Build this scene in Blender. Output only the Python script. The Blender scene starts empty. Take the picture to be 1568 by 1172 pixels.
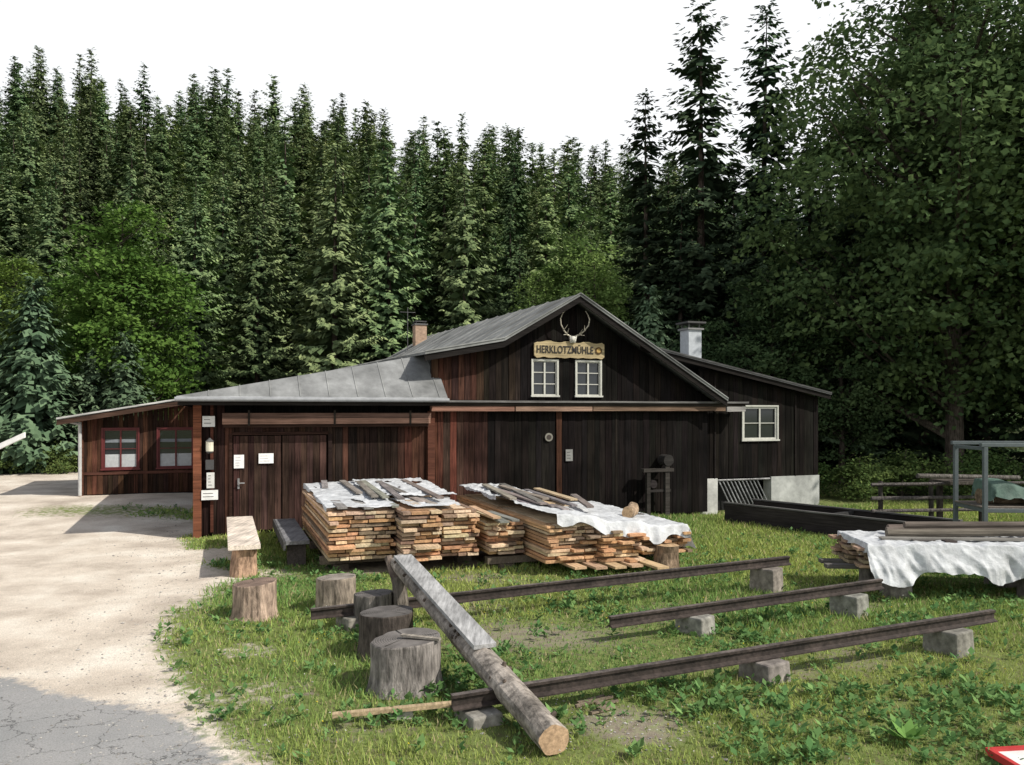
import bpy, math, random
import numpy as np
from mathutils import Vector, Matrix
R=random.Random(7); rng=np.random.default_rng(7)
scene=bpy.context.scene
COL=bpy.context.collection
TH=math.radians(20); CT,ST=math.cos(TH),math.sin(TH)
P0=(-6.5,16.4,0)
def L2W(s,t): return (P0[0]+CT*s-ST*t, P0[1]+ST*s+CT*t)

# ---------------------------------------------------------------- materials
def newmat(name):
    m=bpy.data.materials.new(name); m.use_nodes=True
    n=m.node_tree.nodes; l=m.node_tree.links
    return m,n,l,n['Principled BSDF']
def vmat(name,scale=(1,1,1),lo=.6,hi=1.25,rough=.8,bump=.3,detail=8,stain=.6,stain_s=1.3,spec=.3,metal=0,bdist=.01,p0=.35,p1=.68,trans=0):
    m,n,l,b=newmat(name)
    at=n.new('ShaderNodeAttribute'); at.attribute_name='Col'
    tc=n.new('ShaderNodeTexCoord'); mp=n.new('ShaderNodeMapping'); mp.inputs['Scale'].default_value=scale
    l.new(tc.outputs['Object'],mp.inputs[0])
    no=n.new('ShaderNodeTexNoise'); no.inputs['Scale'].default_value=1; no.inputs['Detail'].default_value=detail; no.inputs['Roughness'].default_value=.65
    l.new(mp.outputs[0],no.inputs['Vector'])
    mr=n.new('ShaderNodeMapRange'); mr.inputs[1].default_value=p0; mr.inputs[2].default_value=p1; mr.inputs[3].default_value=lo; mr.inputs[4].default_value=hi
    l.new(no.outputs[0],mr.inputs[0])
    n2=n.new('ShaderNodeTexNoise'); n2.inputs['Scale'].default_value=stain_s; n2.inputs['Detail'].default_value=5
    l.new(tc.outputs['Object'],n2.inputs['Vector'])
    m2=n.new('ShaderNodeMapRange'); m2.inputs[1].default_value=.3; m2.inputs[2].default_value=.7; m2.inputs[3].default_value=1-stain*.5; m2.inputs[4].default_value=1+stain*.5
    l.new(n2.outputs[0],m2.inputs[0])
    mu=n.new('ShaderNodeMath'); mu.operation='MULTIPLY'; l.new(mr.outputs[0],mu.inputs[0]); l.new(m2.outputs[0],mu.inputs[1])
    vm=n.new('ShaderNodeVectorMath'); vm.operation='SCALE'; l.new(at.outputs['Color'],vm.inputs[0]); l.new(mu.outputs[0],vm.inputs['Scale'])
    l.new(vm.outputs[0],b.inputs['Base Color'])
    b.inputs['Roughness'].default_value=rough; b.inputs['Specular IOR Level'].default_value=spec; b.inputs['Metallic'].default_value=metal
    bp=n.new('ShaderNodeBump'); bp.inputs['Strength'].default_value=bump; bp.inputs['Distance'].default_value=bdist
    l.new(no.outputs[0],bp.inputs['Height']); l.new(bp.outputs[0],b.inputs['Normal'])
    if trans>0:
        out=n['Material Output']; tr=n.new('ShaderNodeBsdfTranslucent'); l.new(vm.outputs[0],tr.inputs[0])
        mx=n.new('ShaderNodeMixShader'); mx.inputs[0].default_value=trans
        l.new(b.outputs[0],mx.inputs[1]); l.new(tr.outputs[0],mx.inputs[2]); l.new(mx.outputs[0],out.inputs[0])
    return m
def foliage(name,trans=.25,var=.5,hlo=.475,hhi=.515):
    m,n,l,b=newmat(name)
    n.remove(b)
    b=n.new('ShaderNodeBsdfDiffuse')
    at=n.new('ShaderNodeAttribute'); at.attribute_name='Col'
    oi=n.new('ShaderNodeObjectInfo')
    mr=n.new('ShaderNodeMapRange'); mr.inputs[3].default_value=1-var*.5; mr.inputs[4].default_value=1+var*.5
    l.new(oi.outputs['Random'],mr.inputs[0])
    mh=n.new('ShaderNodeMath'); mh.operation='MULTIPLY'; mh.inputs[1].default_value=7.31
    fr=n.new('ShaderNodeMath'); fr.operation='FRACT'; l.new(oi.outputs['Random'],mh.inputs[0]); l.new(mh.outputs[0],fr.inputs[0])
    h2=n.new('ShaderNodeMapRange'); h2.inputs[3].default_value=hlo; h2.inputs[4].default_value=hhi; l.new(fr.outputs[0],h2.inputs[0])
    hs=n.new('ShaderNodeHueSaturation'); l.new(at.outputs['Color'],hs.inputs['Color']); l.new(h2.outputs[0],hs.inputs['Hue']); l.new(mr.outputs[0],hs.inputs['Value'])
    l.new(hs.outputs[0],b.inputs['Color'])
    if trans<=0:
        l.new(b.outputs[0],n['Material Output'].inputs[0]); return m
    tr=n.new('ShaderNodeBsdfTranslucent'); l.new(hs.outputs[0],tr.inputs[0])
    mx=n.new('ShaderNodeMixShader'); mx.inputs[0].default_value=trans
    l.new(b.outputs[0],mx.inputs[1]); l.new(tr.outputs[0],mx.inputs[2]); l.new(mx.outputs[0],n['Material Output'].inputs[0])
    return m
M_wall=vmat('weathered_boards',(26,26,1.3),.35,1.6,.85,.5,stain=1.1,stain_s=1.1,spec=.08)
M_hor=vmat('beam_wood',(1.5,26,26),.55,1.35,.85,.4,stain=.5,spec=.12)
M_lum=vmat('sawn_lumber',(30,2.0,30),.65,1.25,.8,.4,stain=.4,stain_s=3,spec=.15)
M_grey=vmat('grey_wood',(30,2.0,30),.6,1.3,.85,.5,stain=.5,stain_s=3,spec=.15)
M_bark=vmat('bark',(22,22,5),.4,1.5,.9,1.0,stain=.6,stain_s=4,bdist=.03,spec=.1)
M_logb=vmat('log_surface',(14,14,14),.45,1.45,.9,.8,stain=.9,stain_s=3,bdist=.02,spec=.12)
M_conc=vmat('concrete',(14,14,14),.6,1.25,.9,.6,stain=.7,stain_s=4,spec=.15)
M_plas=vmat('white_plaster',(6,6,6),.75,1.08,.9,.3,stain=.5,stain_s=1.6,spec=.1)
M_rust=vmat('rusty_steel',(20,20,20),.45,1.4,.6,.4,stain=.8,stain_s=3,spec=.4,metal=.2)
M_roof=vmat('roof_sheet',(3,3,3),.7,1.15,.8,.2,stain=.7,stain_s=.9,spec=.12)
M_tarp=vmat('white_tarp',(7,7,7),.72,1.08,.6,.7,stain=.35,stain_s=3,trans=.12,spec=.2,bdist=.03)
M_paint=vmat('paint',(9,9,9),.85,1.1,.55,.15,stain=.15)
M_brick=vmat('chimney_brick',(8,8,25),.7,1.2,.9,.4,stain=.4,stain_s=4)
M_stone=vmat('pebble',(20,20,20),.8,1.2,.9,.3)
M_spruce=foliage('spruce_needles',0,.75,.485,.53)
M_leaf=foliage('leaves',.3,.25)
M_grass=foliage('grass_blades',.3,.0,.5,.5)
def rings():
    m,n,l,b=newmat('end_grain')
    tc=n.new('ShaderNodeTexCoord')
    w=n.new('ShaderNodeTexWave'); w.wave_type='RINGS'; w.rings_direction='Z'; w.inputs['Scale'].default_value=14; w.inputs['Distortion'].default_value=2.5; w.inputs['Detail'].default_value=4; w.inputs['Detail Scale'].default_value=2
    l.new(tc.outputs['Object'],w.inputs['Vector'])
    no=n.new('ShaderNodeTexNoise'); no.inputs['Scale'].default_value=6; no.inputs['Detail'].default_value=8; l.new(tc.outputs['Object'],no.inputs['Vector'])
    ad=n.new('ShaderNodeMath'); ad.operation='MULTIPLY_ADD'; ad.inputs[1].default_value=.25; l.new(w.outputs['Fac'],ad.inputs[0]); l.new(no.outputs[0],ad.inputs[2])
    cr=n.new('ShaderNodeValToRGB'); cr.color_ramp.elements[0].position=.35; cr.color_ramp.elements[0].color=(.09,.08,.07,1); cr.color_ramp.elements[1].position=.9; cr.color_ramp.elements[1].color=(.34,.31,.28,1)
    l.new(ad.outputs[0],cr.inputs[0]); 
    at=n.new('ShaderNodeAttribute'); at.attribute_name='Col'; mm=n.new('ShaderNodeMix'); mm.data_type='RGBA'; mm.blend_type='MULTIPLY'; mm.inputs[0].default_value=1
    l.new(cr.outputs[0],mm.inputs[6]); l.new(at.outputs['Color'],mm.inputs[7]); l.new(mm.outputs[2],b.inputs['Base Color']); b.inputs['Roughness'].default_value=.85
    bp=n.new('ShaderNodeBump'); bp.inputs['Strength'].default_value=.5; bp.inputs['Distance'].default_value=.01; l.new(ad.outputs[0],bp.inputs['Height']); l.new(bp.outputs[0],b.inputs['Normal'])
    return m
M_rings=rings()
def glassm():
    m,n,l,b=newmat('window_glass'); b.inputs['Base Color'].default_value=(.015,.018,.02,1); b.inputs['Roughness'].default_value=.08; b.inputs['Specular IOR Level'].default_value=.7
    return m
M_glass=glassm()

# ---------------------------------------------------------------- mesh builder
BOXF=np.array([[0,3,2,1],[4,5,6,7],[0,1,5,4],[1,2,6,5],[2,3,7,6],[3,0,4,7]])
class MB:
    def __init__(s): s.V=[];s.F=[];s.C=[];s.n=0
    def add(s,v,f,c,mi=0):
        v=np.asarray(v,dtype=np.float32).reshape(-1,3); f=np.asarray(f,dtype=np.int64)
        c=np.asarray(c,dtype=np.float32)
        if c.ndim==1: c=np.tile(c[:3],(len(v),1))
        s.V.append(v); s.F.append((f+s.n,mi)); s.C.append(c); s.n+=len(v)
    def hexa(s,p,c,mi=0): s.add(p,BOXF,c,mi)
    def box(s,x0,x1,y0,y1,z0,z1,c,mi=0,M=None):
        p=[(x0,y0,z0),(x1,y0,z0),(x1,y1,z0),(x0,y1,z0),(x0,y0,z1),(x1,y0,z1),(x1,y1,z1),(x0,y1,z1)]
        if M is not None: p=[tuple(M@Vector(q)) for q in p]
        s.hexa(p,c,mi)
    def cyl(s,p0,p1,r0,r1,c,n=10,mi=0,capmi=None,wob=0):
        p0=Vector(p0);p1=Vector(p1);d=(p1-p0).normalized()
        a=d.orthogonal().normalized(); b=d.cross(a)
        v=[]
        for p,r in((p0,r0),(p1,r1)):
            for i in range(n):
                an=2*math.pi*i/n; rr=r*(1+wob*R.uniform(-1,1)); v.append(p+a*math.cos(an)*rr+b*math.sin(an)*rr)
        f=[[i,(i+1)%n,n+(i+1)%n,n+i] for i in range(n)]
        v=[tuple(q) for q in v]
        s.add(v,f,c,mi)
        k=mi if capmi is None else capmi
        for base,pc,fl in((v[:n],p0,1),(v[n:],p1,0)):
            vv=base+[tuple(pc)]
            ff=[[n,(i+1)%n,i] if fl else [n,i,(i+1)%n] for i in range(n)]
            s.add(vv,ff,c,k)
    def leaves(s,base,d,side,Ln,W,c,mi=0):
        N=len(base); Ln=np.asarray(Ln).reshape(-1,1); W=np.asarray(W).reshape(-1,1)
        v=np.stack([base,base+d*Ln*.5+side*W,base+d*Ln,base+d*Ln*.5-side*W],1).reshape(-1,3)
        f=np.arange(4*N).reshape(N,4)
        s.add(v,f,np.repeat(c,4,axis=0),mi)
    def mesh(s,name,mats,smooth=False):
        V=np.concatenate(s.V); C=np.concatenate(s.C)
        loops=np.concatenate([f.reshape(-1) for f,_ in s.F]); tot=np.concatenate([np.full(len(f),f.shape[1]) for f,_ in s.F])
        mi=np.concatenate([np.full(len(f),m) for f,m in s.F])
        me=bpy.data.meshes.new(name)
        me.vertices.add(len(V)); me.vertices.foreach_set('co',V.reshape(-1))
        me.loops.add(len(loops)); me.loops.foreach_set('vertex_index',loops.astype(np.int32))
        me.polygons.add(len(tot)); st=np.concatenate([[0],np.cumsum(tot)[:-1]])
        me.polygons.foreach_set('loop_start',st.astype(np.int32)); me.polygons.foreach_set('loop_total',tot.astype(np.int32))
        me.polygons.foreach_set('material_index',mi.astype(np.int32))
        me.polygons.foreach_set('use_smooth',np.full(len(tot),smooth))
        at=me.attributes.new('Col','FLOAT_COLOR','POINT')
        at.data.foreach_set('color',np.concatenate([C,np.ones((len(C),1),np.float32)],1).astype(np.float32).reshape(-1))
        for m in mats: me.materials.append(m)
        me.update(calc_edges=True); me.validate()
        return me
    def build(s,name,mats,parent=None,loc=None,rot=None,smooth=False,bevel=0):
        if not isinstance(mats,(list,tuple)): mats=[mats]
        o=bpy.data.objects.new(name,s.mesh(name,mats,smooth)); COL.objects.link(o)
        if parent: o.parent=parent
        if loc is not None: o.location=loc
        if rot is not None: o.rotation_euler=(0,0,rot)
        if bevel:
            b=o.modifiers.new('bevel','BEVEL'); b.width=bevel; b.segments=2
        return o
def empty(name,loc=(0,0,0),rot=0):
    e=bpy.data.objects.new(name,None); COL.objects.link(e); e.location=loc; e.rotation_euler=(0,0,rot); return e
def vary(c,a=.15):
    k=1+R.uniform(-a,a); return tuple(max(0,x*k*(1+R.uniform(-a,a)*.25)) for x in c)

# ---------------------------------------------------------------- terrain
def sn(x,y,f,seed=0):
    r=np.random.default_rng(seed); o=0
    for i in range(5):
        a=r.uniform(0,6.28); k=f*r.uniform(.6,1.7); o=o+np.sin((x*math.cos(a)+y*math.sin(a))*k+r.uniform(0,6.28))
    return o/5
def sst(a,b,x):
    t=np.clip((x-a)/(b-a),0,1); return t*t*(3-2*t)
def terr(x,y):
    x=np.asarray(x,dtype=float); y=np.asarray(y,dtype=float)
    top=np.interp(x,[-120,-64,-38,-15,0,13,50,120],[38,33,28,24,22,19,13,12])
    yy=np.clip((y-34)/66,0,1)
    h=top*(yy**1.15)
    h=h+sn(x,y,.12,3)*1.2*sst(34,60,y)
    h=h+.27*sst(-6.5,-9.5,x)*sst(16,21,y)*1.0
    h=h+.02*sn(x,y,2.3,5)*(1-sst(20,40,y))
    h=h-.1*sst(3,5,x)*sst(14,17,y)*(1-sst(20,24,y))*(1-sst(8,11,x))
    return h
BX=np.array([5,5.85,6.9,8.35,10.2,13.0,15.3,16.6,40.]); BXX=np.array([-1.4,-1.84,-2.74,-3.45,-3.97,-4.6,-6.0,-6.7,-6.7])
def masks(x,y):
    xb=np.interp(y,BX,BXX)
    g=sst(-.6,.4,x-xb+.3*sn(x,y,2.2,11)+.12*sn(x,y,7,12))
    back=sst(31,34,y+sn(x,y,.4,4))
    g=np.maximum(g,back)
    for cx,cy,r,s in((.25,9.2,1.7,.62),(1.0,6.6,.9,.65),(-.5,12.4,1.2,.6),(2.2,13.2,1.3,.45),(2.6,7.9,.6,.5),(-4.7,12.6,1.6,.7),(-5.5,14.5,1.3,.8),(-3.2,11.3,.7,.4),(-2.9,8.7,.6,.45),(3.6,8.3,.7,.45),(2.0,10.3,.9,.45),(-1.3,6.4,.5,.35),(-2.2,7.3,.6,.35),(4.5,11,.9,.4),(-.4,10.6,.9,.45)):
        d=np.sqrt((x-cx)**2+((y-cy)*1.2)**2)+.4*sn(x,y,3.5,int(r*100))
        g=g*(1-s*(1-sst(r*.2,r,d)))
    s_=(x-P0[0])*CT+(y-P0[1])*ST; t_=-(x-P0[0])*ST+(y-P0[1])*CT
    under=(sst(1.9,2.3,s_)*(1-sst(7.4,7.8,s_))*sst(-5.2,-4.7,t_)*(1-sst(-.2,.3,t_)))
    g=g*(1-.8*under)
    a=sst(-6.8,-7.6,x)*sst(18.0,19.2,y)*(1-sst(19.5,20.6,y))*sst(-12.5,-11,x)
    g=np.maximum(g,.62*a)
    ax=np.interp(y,[4,5.85,6.75,7.74,9.2,9.6],[-1.5,-2.05,-2.9,-5.0,-9.,-30.])
    asph=sst(.35,-.35,x-ax+.2*sn(x,y,3,8))*(1-sst(9.4,9.8,y))
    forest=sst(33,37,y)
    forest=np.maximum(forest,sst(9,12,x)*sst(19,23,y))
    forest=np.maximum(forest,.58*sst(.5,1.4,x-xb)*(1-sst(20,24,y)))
    return g,asph,forest
def axis(lo,hi,nlo,nhi,step,growth=1.12):
    a=list(np.arange(nlo,nhi,step)); d=step
    x=a[-1]
    while x<hi: d*=growth; x+=d; a.append(x)
    d=step; x=a[0]; b=[]
    while x>lo: d*=growth; x-=d; b.append(x)
    return np.array(b[::-1]+a)
xs=axis(-900,900,-13,12,.12); ys=axis(-300,1500,4,26,.12)
X,Y=np.meshgrid(xs,ys); Z=terr(X,Y)
g,a,f=masks(X,Y)
near=(Y<28)
Z=Z+ (0.012*sn(X,Y,9,21)+.008*sn(X,Y,17,22))*g*near
mb=MB(); nx,ny=len(xs),len(ys)
idx=np.arange(nx*ny).reshape(ny,nx)
F=np.stack([idx[:-1,:-1],idx[:-1,1:],idx[1:,1:],idx[1:,:-1]],-1).reshape(-1,4)
mb.add(np.stack([X,Y,Z],-1).reshape(-1,3),F,np.stack([g,a,f],-1).reshape(-1,3))
def groundmat():
    m,n,l,b=newmat('ground_material')
    at=n.new('ShaderNodeAttribute'); at.attribute_name='Col'
    sp=n.new('ShaderNodeSeparateColor'); l.new(at.outputs['Color'],sp.inputs[0])
    tc=n.new('ShaderNodeTexCoord')
    def noise(s,d=8,r=.6):
        q=n.new('ShaderNodeTexNoise'); q.inputs['Scale'].default_value=s; q.inputs['Detail'].default_value=d; q.inputs['Roughness'].default_value=r
        l.new(tc.outputs['Object'],q.inputs['Vector']); return q
    def ramp(src,*st):
        c=n.new('ShaderNodeValToRGB'); e=c.color_ramp.elements
        while len(e)<len(st): e.new(.5)
        for k,(p,co) in enumerate(st): e[k].position=p; e[k].color=(*co,1)
        l.new(src,c.inputs[0]); return c.outputs[0]
    def mix(f,a_,b_,bt='MIX'):
        q=n.new('ShaderNodeMix'); q.data_type='RGBA'; q.blend_type=bt
        if isinstance(f,float): q.inputs[0].default_value=f
        else: l.new(f,q.inputs[0])
        l.new(a_,q.inputs[6]); l.new(b_,q.inputs[7]); return q.outputs[2]
    nf=noise(9); nm=noise(1.0,6); ng=noise(75,4,.7); nb=noise(.45,4)
    vo=n.new('ShaderNodeTexVoronoi'); vo.inputs['Scale'].default_value=45; l.new(tc.outputs['Object'],vo.inputs['Vector'])
    grav=ramp(nm.outputs[0],(.3,(.42,.36,.30)),(.5,(.62,.545,.46)),(.68,(.76,.70,.61)))
    gsp=ramp(ng.outputs[0],(.3,(.6,.6,.6)),(.5,(1,1,1)),(.72,(1.2,1.2,1.2)))
    grav=mix(1.0,grav,gsp,'MULTIPLY')
    vc=ramp(vo.outputs['Distance'],(.0,(1.1,1.1,1.08)),(.6,(.8,.8,.8)))
    grav=mix(.6,grav,vc,'MULTIPLY')
    asp=ramp(nb.outputs[0],(.35,(.23,.235,.235)),(.65,(.32,.315,.31)))
    asp=mix(.8,asp,gsp,'MULTIPLY')
    nd=noise(1.6,6,.7); vmx=n.new('ShaderNodeMix'); vmx.data_type='VECTOR'; vmx.inputs[0].default_value=.35
    l.new(tc.outputs['Object'],vmx.inputs[4]); l.new(nd.outputs['Color'],vmx.inputs[5])
    vk=n.new('ShaderNodeTexVoronoi'); vk.feature='DISTANCE_TO_EDGE'; vk.inputs['Scale'].default_value=3.2; l.new(vmx.outputs[1],vk.inputs['Vector'])
    ck=ramp(vk.outputs['Distance'],(.0,(.3,.3,.3)),(.016,(1,1,1)))
    ckm=ramp(nm.outputs[0],(.34,(0,0,0)),(.46,(1,1,1)))
    sc=n.new('ShaderNodeSeparateColor'); l.new(ckm,sc.inputs[0])
    asp=mix(sc.outputs[0],asp,ck,'MULTIPLY')
    gr=ramp(nf.outputs[0],(.3,(.12,.105,.06)),(.5,(.14,.17,.055)),(.72,(.19,.235,.08)))
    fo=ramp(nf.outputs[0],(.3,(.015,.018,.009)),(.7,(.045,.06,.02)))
    def thr(ch,noi,k,lo,hi):
        s1=n.new('ShaderNodeMath'); s1.operation='SUBTRACT'; l.new(noi.outputs[0],s1.inputs[0]); s1.inputs[1].default_value=.5
        s2=n.new('ShaderNodeMath'); s2.operation='MULTIPLY_ADD'; l.new(s1.outputs[0],s2.inputs[0]); s2.inputs[1].default_value=k; l.new(ch,s2.inputs[2])
        s3=n.new('ShaderNodeMapRange'); s3.inputs[1].default_value=lo; s3.inputs[2].default_value=hi; l.new(s2.outputs[0],s3.inputs[0]); return s3.outputs[0]
    soil=ramp(nf.outputs[0],(.3,(.15,.125,.095)),(.5,(.25,.215,.17)),(.7,(.36,.32,.26)))
    soil=mix(1.0,soil,gsp,'MULTIPLY')
    fo_part=n.new('ShaderNodeMapRange'); fo_part.inputs[1].default_value=0; fo_part.inputs[2].default_value=.55; l.new(sp.outputs[2],fo_part.inputs[0])
    fo_full=n.new('ShaderNodeMapRange'); fo_full.inputs[1].default_value=.6; fo_full.inputs[2].default_value=1; l.new(sp.outputs[2],fo_full.inputs[0])
    base=mix(fo_part.outputs[0],grav,soil)
    c=mix(thr(sp.outputs[1],nf,1.8,.3,.7),base,asp)
    c=mix(thr(sp.outputs[0],nf,1.8,.25,.75),c,gr)
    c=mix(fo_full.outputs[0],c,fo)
    l.new(c,b.inputs['Base Color']); b.inputs['Roughness'].default_value=.95; b.inputs['Specular IOR Level'].default_value=.1
    bp=n.new('ShaderNodeBump'); bp.inputs['Strength'].default_value=.6; bp.inputs['Distance'].default_value=.012
    ad=n.new('ShaderNodeMath'); ad.operation='ADD'; l.new(ng.outputs[0],ad.inputs[0]); l.new(nf.outputs[0],ad.inputs[1])
    l.new(ad.outputs[0],bp.inputs['Height']); l.new(bp.outputs[0],b.inputs['Normal'])
    return m
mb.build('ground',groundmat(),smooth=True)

def blocked(x,y):
    s_=(x-P0[0])*CT+(y-P0[1])*ST; t_=-(x-P0[0])*ST+(y-P0[1])*CT
    bld=(s_>-.1)&(t_>-.05)|((s_>-3.4)&(t_>6.9))
    lum=(s_>2.3)&(s_<7.4)&(t_>-4.9)
    return bld|lum
def grass():
    N=600000
    y=5.0+ (24-5.0)*rng.random(N)**1.5
    x=-9+ (22)*rng.random(N)
    ok=(np.abs(x)<.72*y+.6)&~blocked(x,y)
    x,y=x[ok],y[ok]
    g,a,f=masks(x,y)
    pn=.5+.5*sn(x,y,7,31)+.35*sn(x,y,16,32)
    keep=rng.random(len(x))<np.clip(g*1.35-.35,0,1)*np.clip(.4+pn*.9,0.12,1)
    keep&=(a<.3)
    x,y,pn=x[keep],y[keep],pn[keep]; n=len(x)
    z=terr(x,y)-.005
    k=sst(5,20,y)
    tall=np.clip(.45+.9*sn(x,y,1.6,40),0,1)
    h=(.020+.07*rng.random(n)**1.5*(.3+1.3*tall))*(1+.5*k); w=(.004+.0035*rng.random(n))*(1+2.2*k)
    an=rng.random(n)*6.283; ln=rng.uniform(.1,.9,n)
    la=rng.random(n)*6.283
    b=np.stack([x,y,z],1); sd=np.stack([np.cos(an),np.sin(an),0*an],1)*w[:,None]
    tip=b+np.stack([np.cos(la)*ln*h,np.sin(la)*ln*h,h],1)
    v=np.stack([b-sd,b+sd,tip],1).reshape(-1,3)
    t=rng.random(n)[:,None]; yl=np.clip(.6+1.0*sn(x,y,.9,41)+rng.normal(0,.2,n),0,1)[:,None]
    c=(1-yl)*np.array([.15,.27,.08])+yl*np.array([.34,.40,.115]); c=c*(.7+.6*t)
    dry=(rng.random(n)<.09)[:,None]; c=np.where(dry,np.array([.46,.40,.22]),c)
    m=MB(); m.add(v,np.arange(3*n).reshape(n,3),np.repeat(c,3,axis=0))
    return m.build('grass',M_grass)
grass()
def weeds():
    pts=[]
    spots=[(-.35,7.5,.55,60),(-.2,8.4,.4,30),(1.6,7.2,.6,70),(2.6,9.0,.7,60),(3.3,9.9,.6,40),(2.9,6.9,.7,70),(4.2,7.3,.7,60),(3.7,6.4,.7,60),(4.8,9.4,.6,40),(1.1,10.2,.6,30),(-1.9,9.2,.4,30),(-4.5,13.2,.5,40),(-2.6,12.2,.5,30),(6.2,10.5,.8,60),(2.1,6.1,.5,45),(.3,6.5,.35,18),(-.9,6.8,.3,20),(6.5,13.5,1.2,60),(7.5,17,1.5,60),(-9,19.6,1.1,30),(3.6,12.8,1.0,40),(1.1,11.3,1.1,40)]
    for cx,cy,r,n in spots:
        for _ in range(int(n*1.4)):
            a=R.uniform(0,6.28); q=r*math.sqrt(R.random())*R.uniform(.7,1.3); pts.append((cx+q*math.cos(a),cy+q*math.sin(a)))
    for _ in range(1500):
        y=R.uniform(5.3,17); x=R.uniform(-5,9); 
        pts.append((x,y))
    P=np.array(pts); g,a,f=masks(P[:,0],P[:,1]); ok=(g>.3)&~blocked(P[:,0],P[:,1]); P=P[ok]
    n=len(P); k=9
    b=np.repeat(np.stack([P[:,0],P[:,1],terr(P[:,0],P[:,1])],1),k,axis=0)
    N=n*k; an=rng.random(N)*6.283; el=rng.uniform(.15,1.0,N); sc=np.repeat(rng.uniform(.5,1.4,n),k)
    b[:,2]+=rng.uniform(0,.07,N)*sc; b[:,0]+=rng.normal(0,.02,N); b[:,1]+=rng.normal(0,.02,N)
    d=np.stack([np.cos(an)*np.cos(el),np.sin(an)*np.cos(el),np.sin(el)],1)
    sd=np.stack([-np.sin(an),np.cos(an),0*an],1)
    L=rng.uniform(.035,.085,N)*sc; W=L*rng.uniform(.22,.36,N)
    t=np.repeat(rng.random(n),k)[:,None]
    c=(1-t)*np.array([.095,.20,.07])+t*np.array([.18,.29,.10]); c=c*rng.uniform(.7,1.3,N)[:,None]
    m=MB(); m.leaves(b,d,sd,L,W,c)
    for _ in range(260):
        y=R.uniform(5.5,15); x=R.uniform(-2.5,8)
        z=float(terr(x,y))+R.uniform(.05,.12); r=.010
        col=(.7,.7,.65) if R.random()<.4 else (.8,.62,.05)
        m.add([(x-r,y,z),(x,y-r,z+r),(x+r,y,z),(x,y+r,z+r)],[[0,1,2,3]],col)
    m.build('weeds',M_grass)
weeds()
m=MB()
bx,by=3.1,6.25
N=14; an=np.linspace(0,6.1,N)+rng.normal(0,.2,N); el=rng.uniform(.3,.9,N)
m.leaves(np.tile([[bx,by,.02]],(N,1))+0,np.stack([np.cos(an)*np.cos(el),np.sin(an)*np.cos(el),np.sin(el)],1),np.stack([-np.sin(an),np.cos(an),0*an],1),rng.uniform(.16,.26,N),rng.uniform(.04,.06,N),np.tile([[.18,.33,.09]],(N,1)))
m.build('burdock_plant',M_grass)
m=MB()
ico=np.array([(0,0,1),(.9,0,.4),(.28,.85,.4),(-.72,.53,.4),(-.72,-.53,.4),(.28,-.85,.4),(0,0,-.5)])
icf=[[0,1,2],[0,2,3],[0,3,4],[0,4,5],[0,5,1],[6,2,1],[6,3,2],[6,4,3],[6,5,4],[6,1,5]]
for _ in range(2600):
    y=5.2+14*R.random()**1.6; 
    if R.random()<.75: x=float(np.interp(y,BX,BXX))+R.gauss(-.4,.7)
    elif R.random()<.5: x=1.0+R.gauss(0,.6); y=6.6+R.gauss(0,.5)
    else: x=R.uniform(-10,2)
    r=R.uniform(.005,.015)*(1 if R.random()<.96 else 2)
    M=Matrix.Rotation(R.uniform(0,6.28),3,'Z')
    p=np.array([tuple(M@Vector((q[0]*r*R.uniform(.8,1.4),q[1]*r,q[2]*r*.6))) for q in ico])+np.array([x,y,float(terr(x,y))])
    c=R.uniform(.2,.45); m.add(p,icf,(c,c*.95,c*.88))
m.build('gravel_stones',M_stone)

# ---------------------------------------------------------------- BUILDING
B=empty('sawmill_building',P0,TH)
DARK=(.0075,.0060,.0054); RED=(.062,.028,.019); BRN=(.036,.020,.015)
def boards(mb,s0,s1,t,z0f,z1f,colf,op=(),w=.15,th=.028,axis='s'):
    cuts=[s0]; s=s0
    ed=sorted([o[0] for o in op]+[o[1] for o in op]+[s1])
    for e in ed:
        if e<=cuts[-1]+1e-4: continue
        L=e-cuts[-1]; k=max(1,round(L/w)); b=cuts[-1]
        for i in range(1,k+1): cuts.append(b+L*(i+(R.uniform(-.15,.15) if i<k else 0))/k)
    for a,b in zip(cuts[:-1],cuts[1:]):
        mid=(a+b)/2
        cur=z0f(mid); out=[]
        for o in sorted(op,key=lambda q:q[2]):
            if o[0]-1e-4<=a and b<=o[1]+1e-4:
                if o[2]>cur: out.append((cur,o[2],False))
                cur=o[3]
        out.append((cur,None,True))
        dt=R.uniform(0,.014); c=vary(colf(mid),.38); g_=.004
        for (u0,u1,last) in out:
            za=z1f(a) if last else u1; zb=z1f(b) if last else u1
            if max(za,zb)<=u0+.01: continue
            A,Bq=a+g_,b-g_
            if axis=='s':
                p=[(A,t-th-dt,u0),(Bq,t-th-dt,u0),(Bq,t,u0),(A,t,u0),(A,t-th-dt,za),(Bq,t-th-dt,zb),(Bq,t,zb),(A,t,za)]
            else:
                p=[(t-th-dt,A,u0),(t-th-dt,Bq,u0),(t,Bq,u0),(t,A,u0),(t-th-dt,A,za),(t-th-dt,Bq,zb),(t,Bq,zb),(t,A,za)]
            mb.hexa(p,c)
def backing(mb,pts,t0,t1,c):
    for (a,al,at_),(b,bl,bt) in zip(pts[:-1],pts[1:]):
        mb.hexa([(a,t0,al),(b,t0,bl),(b,t1,bl),(a,t1,al),(a,t0,at_),(b,t0,bt),(b,t1,bt),(a,t1,at_)],c)
sl=.585
def zmain(s):
    if s<=8.46:
        return max(5.30-sl*(8.46-s), 4.19-.19*(6.56-s)) if s<6.56 else 5.30-sl*(8.46-s)
    return 5.30-.598*(s-8.46)
def zwing(s): return 4.17-.1965*(s-10.4)
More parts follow.
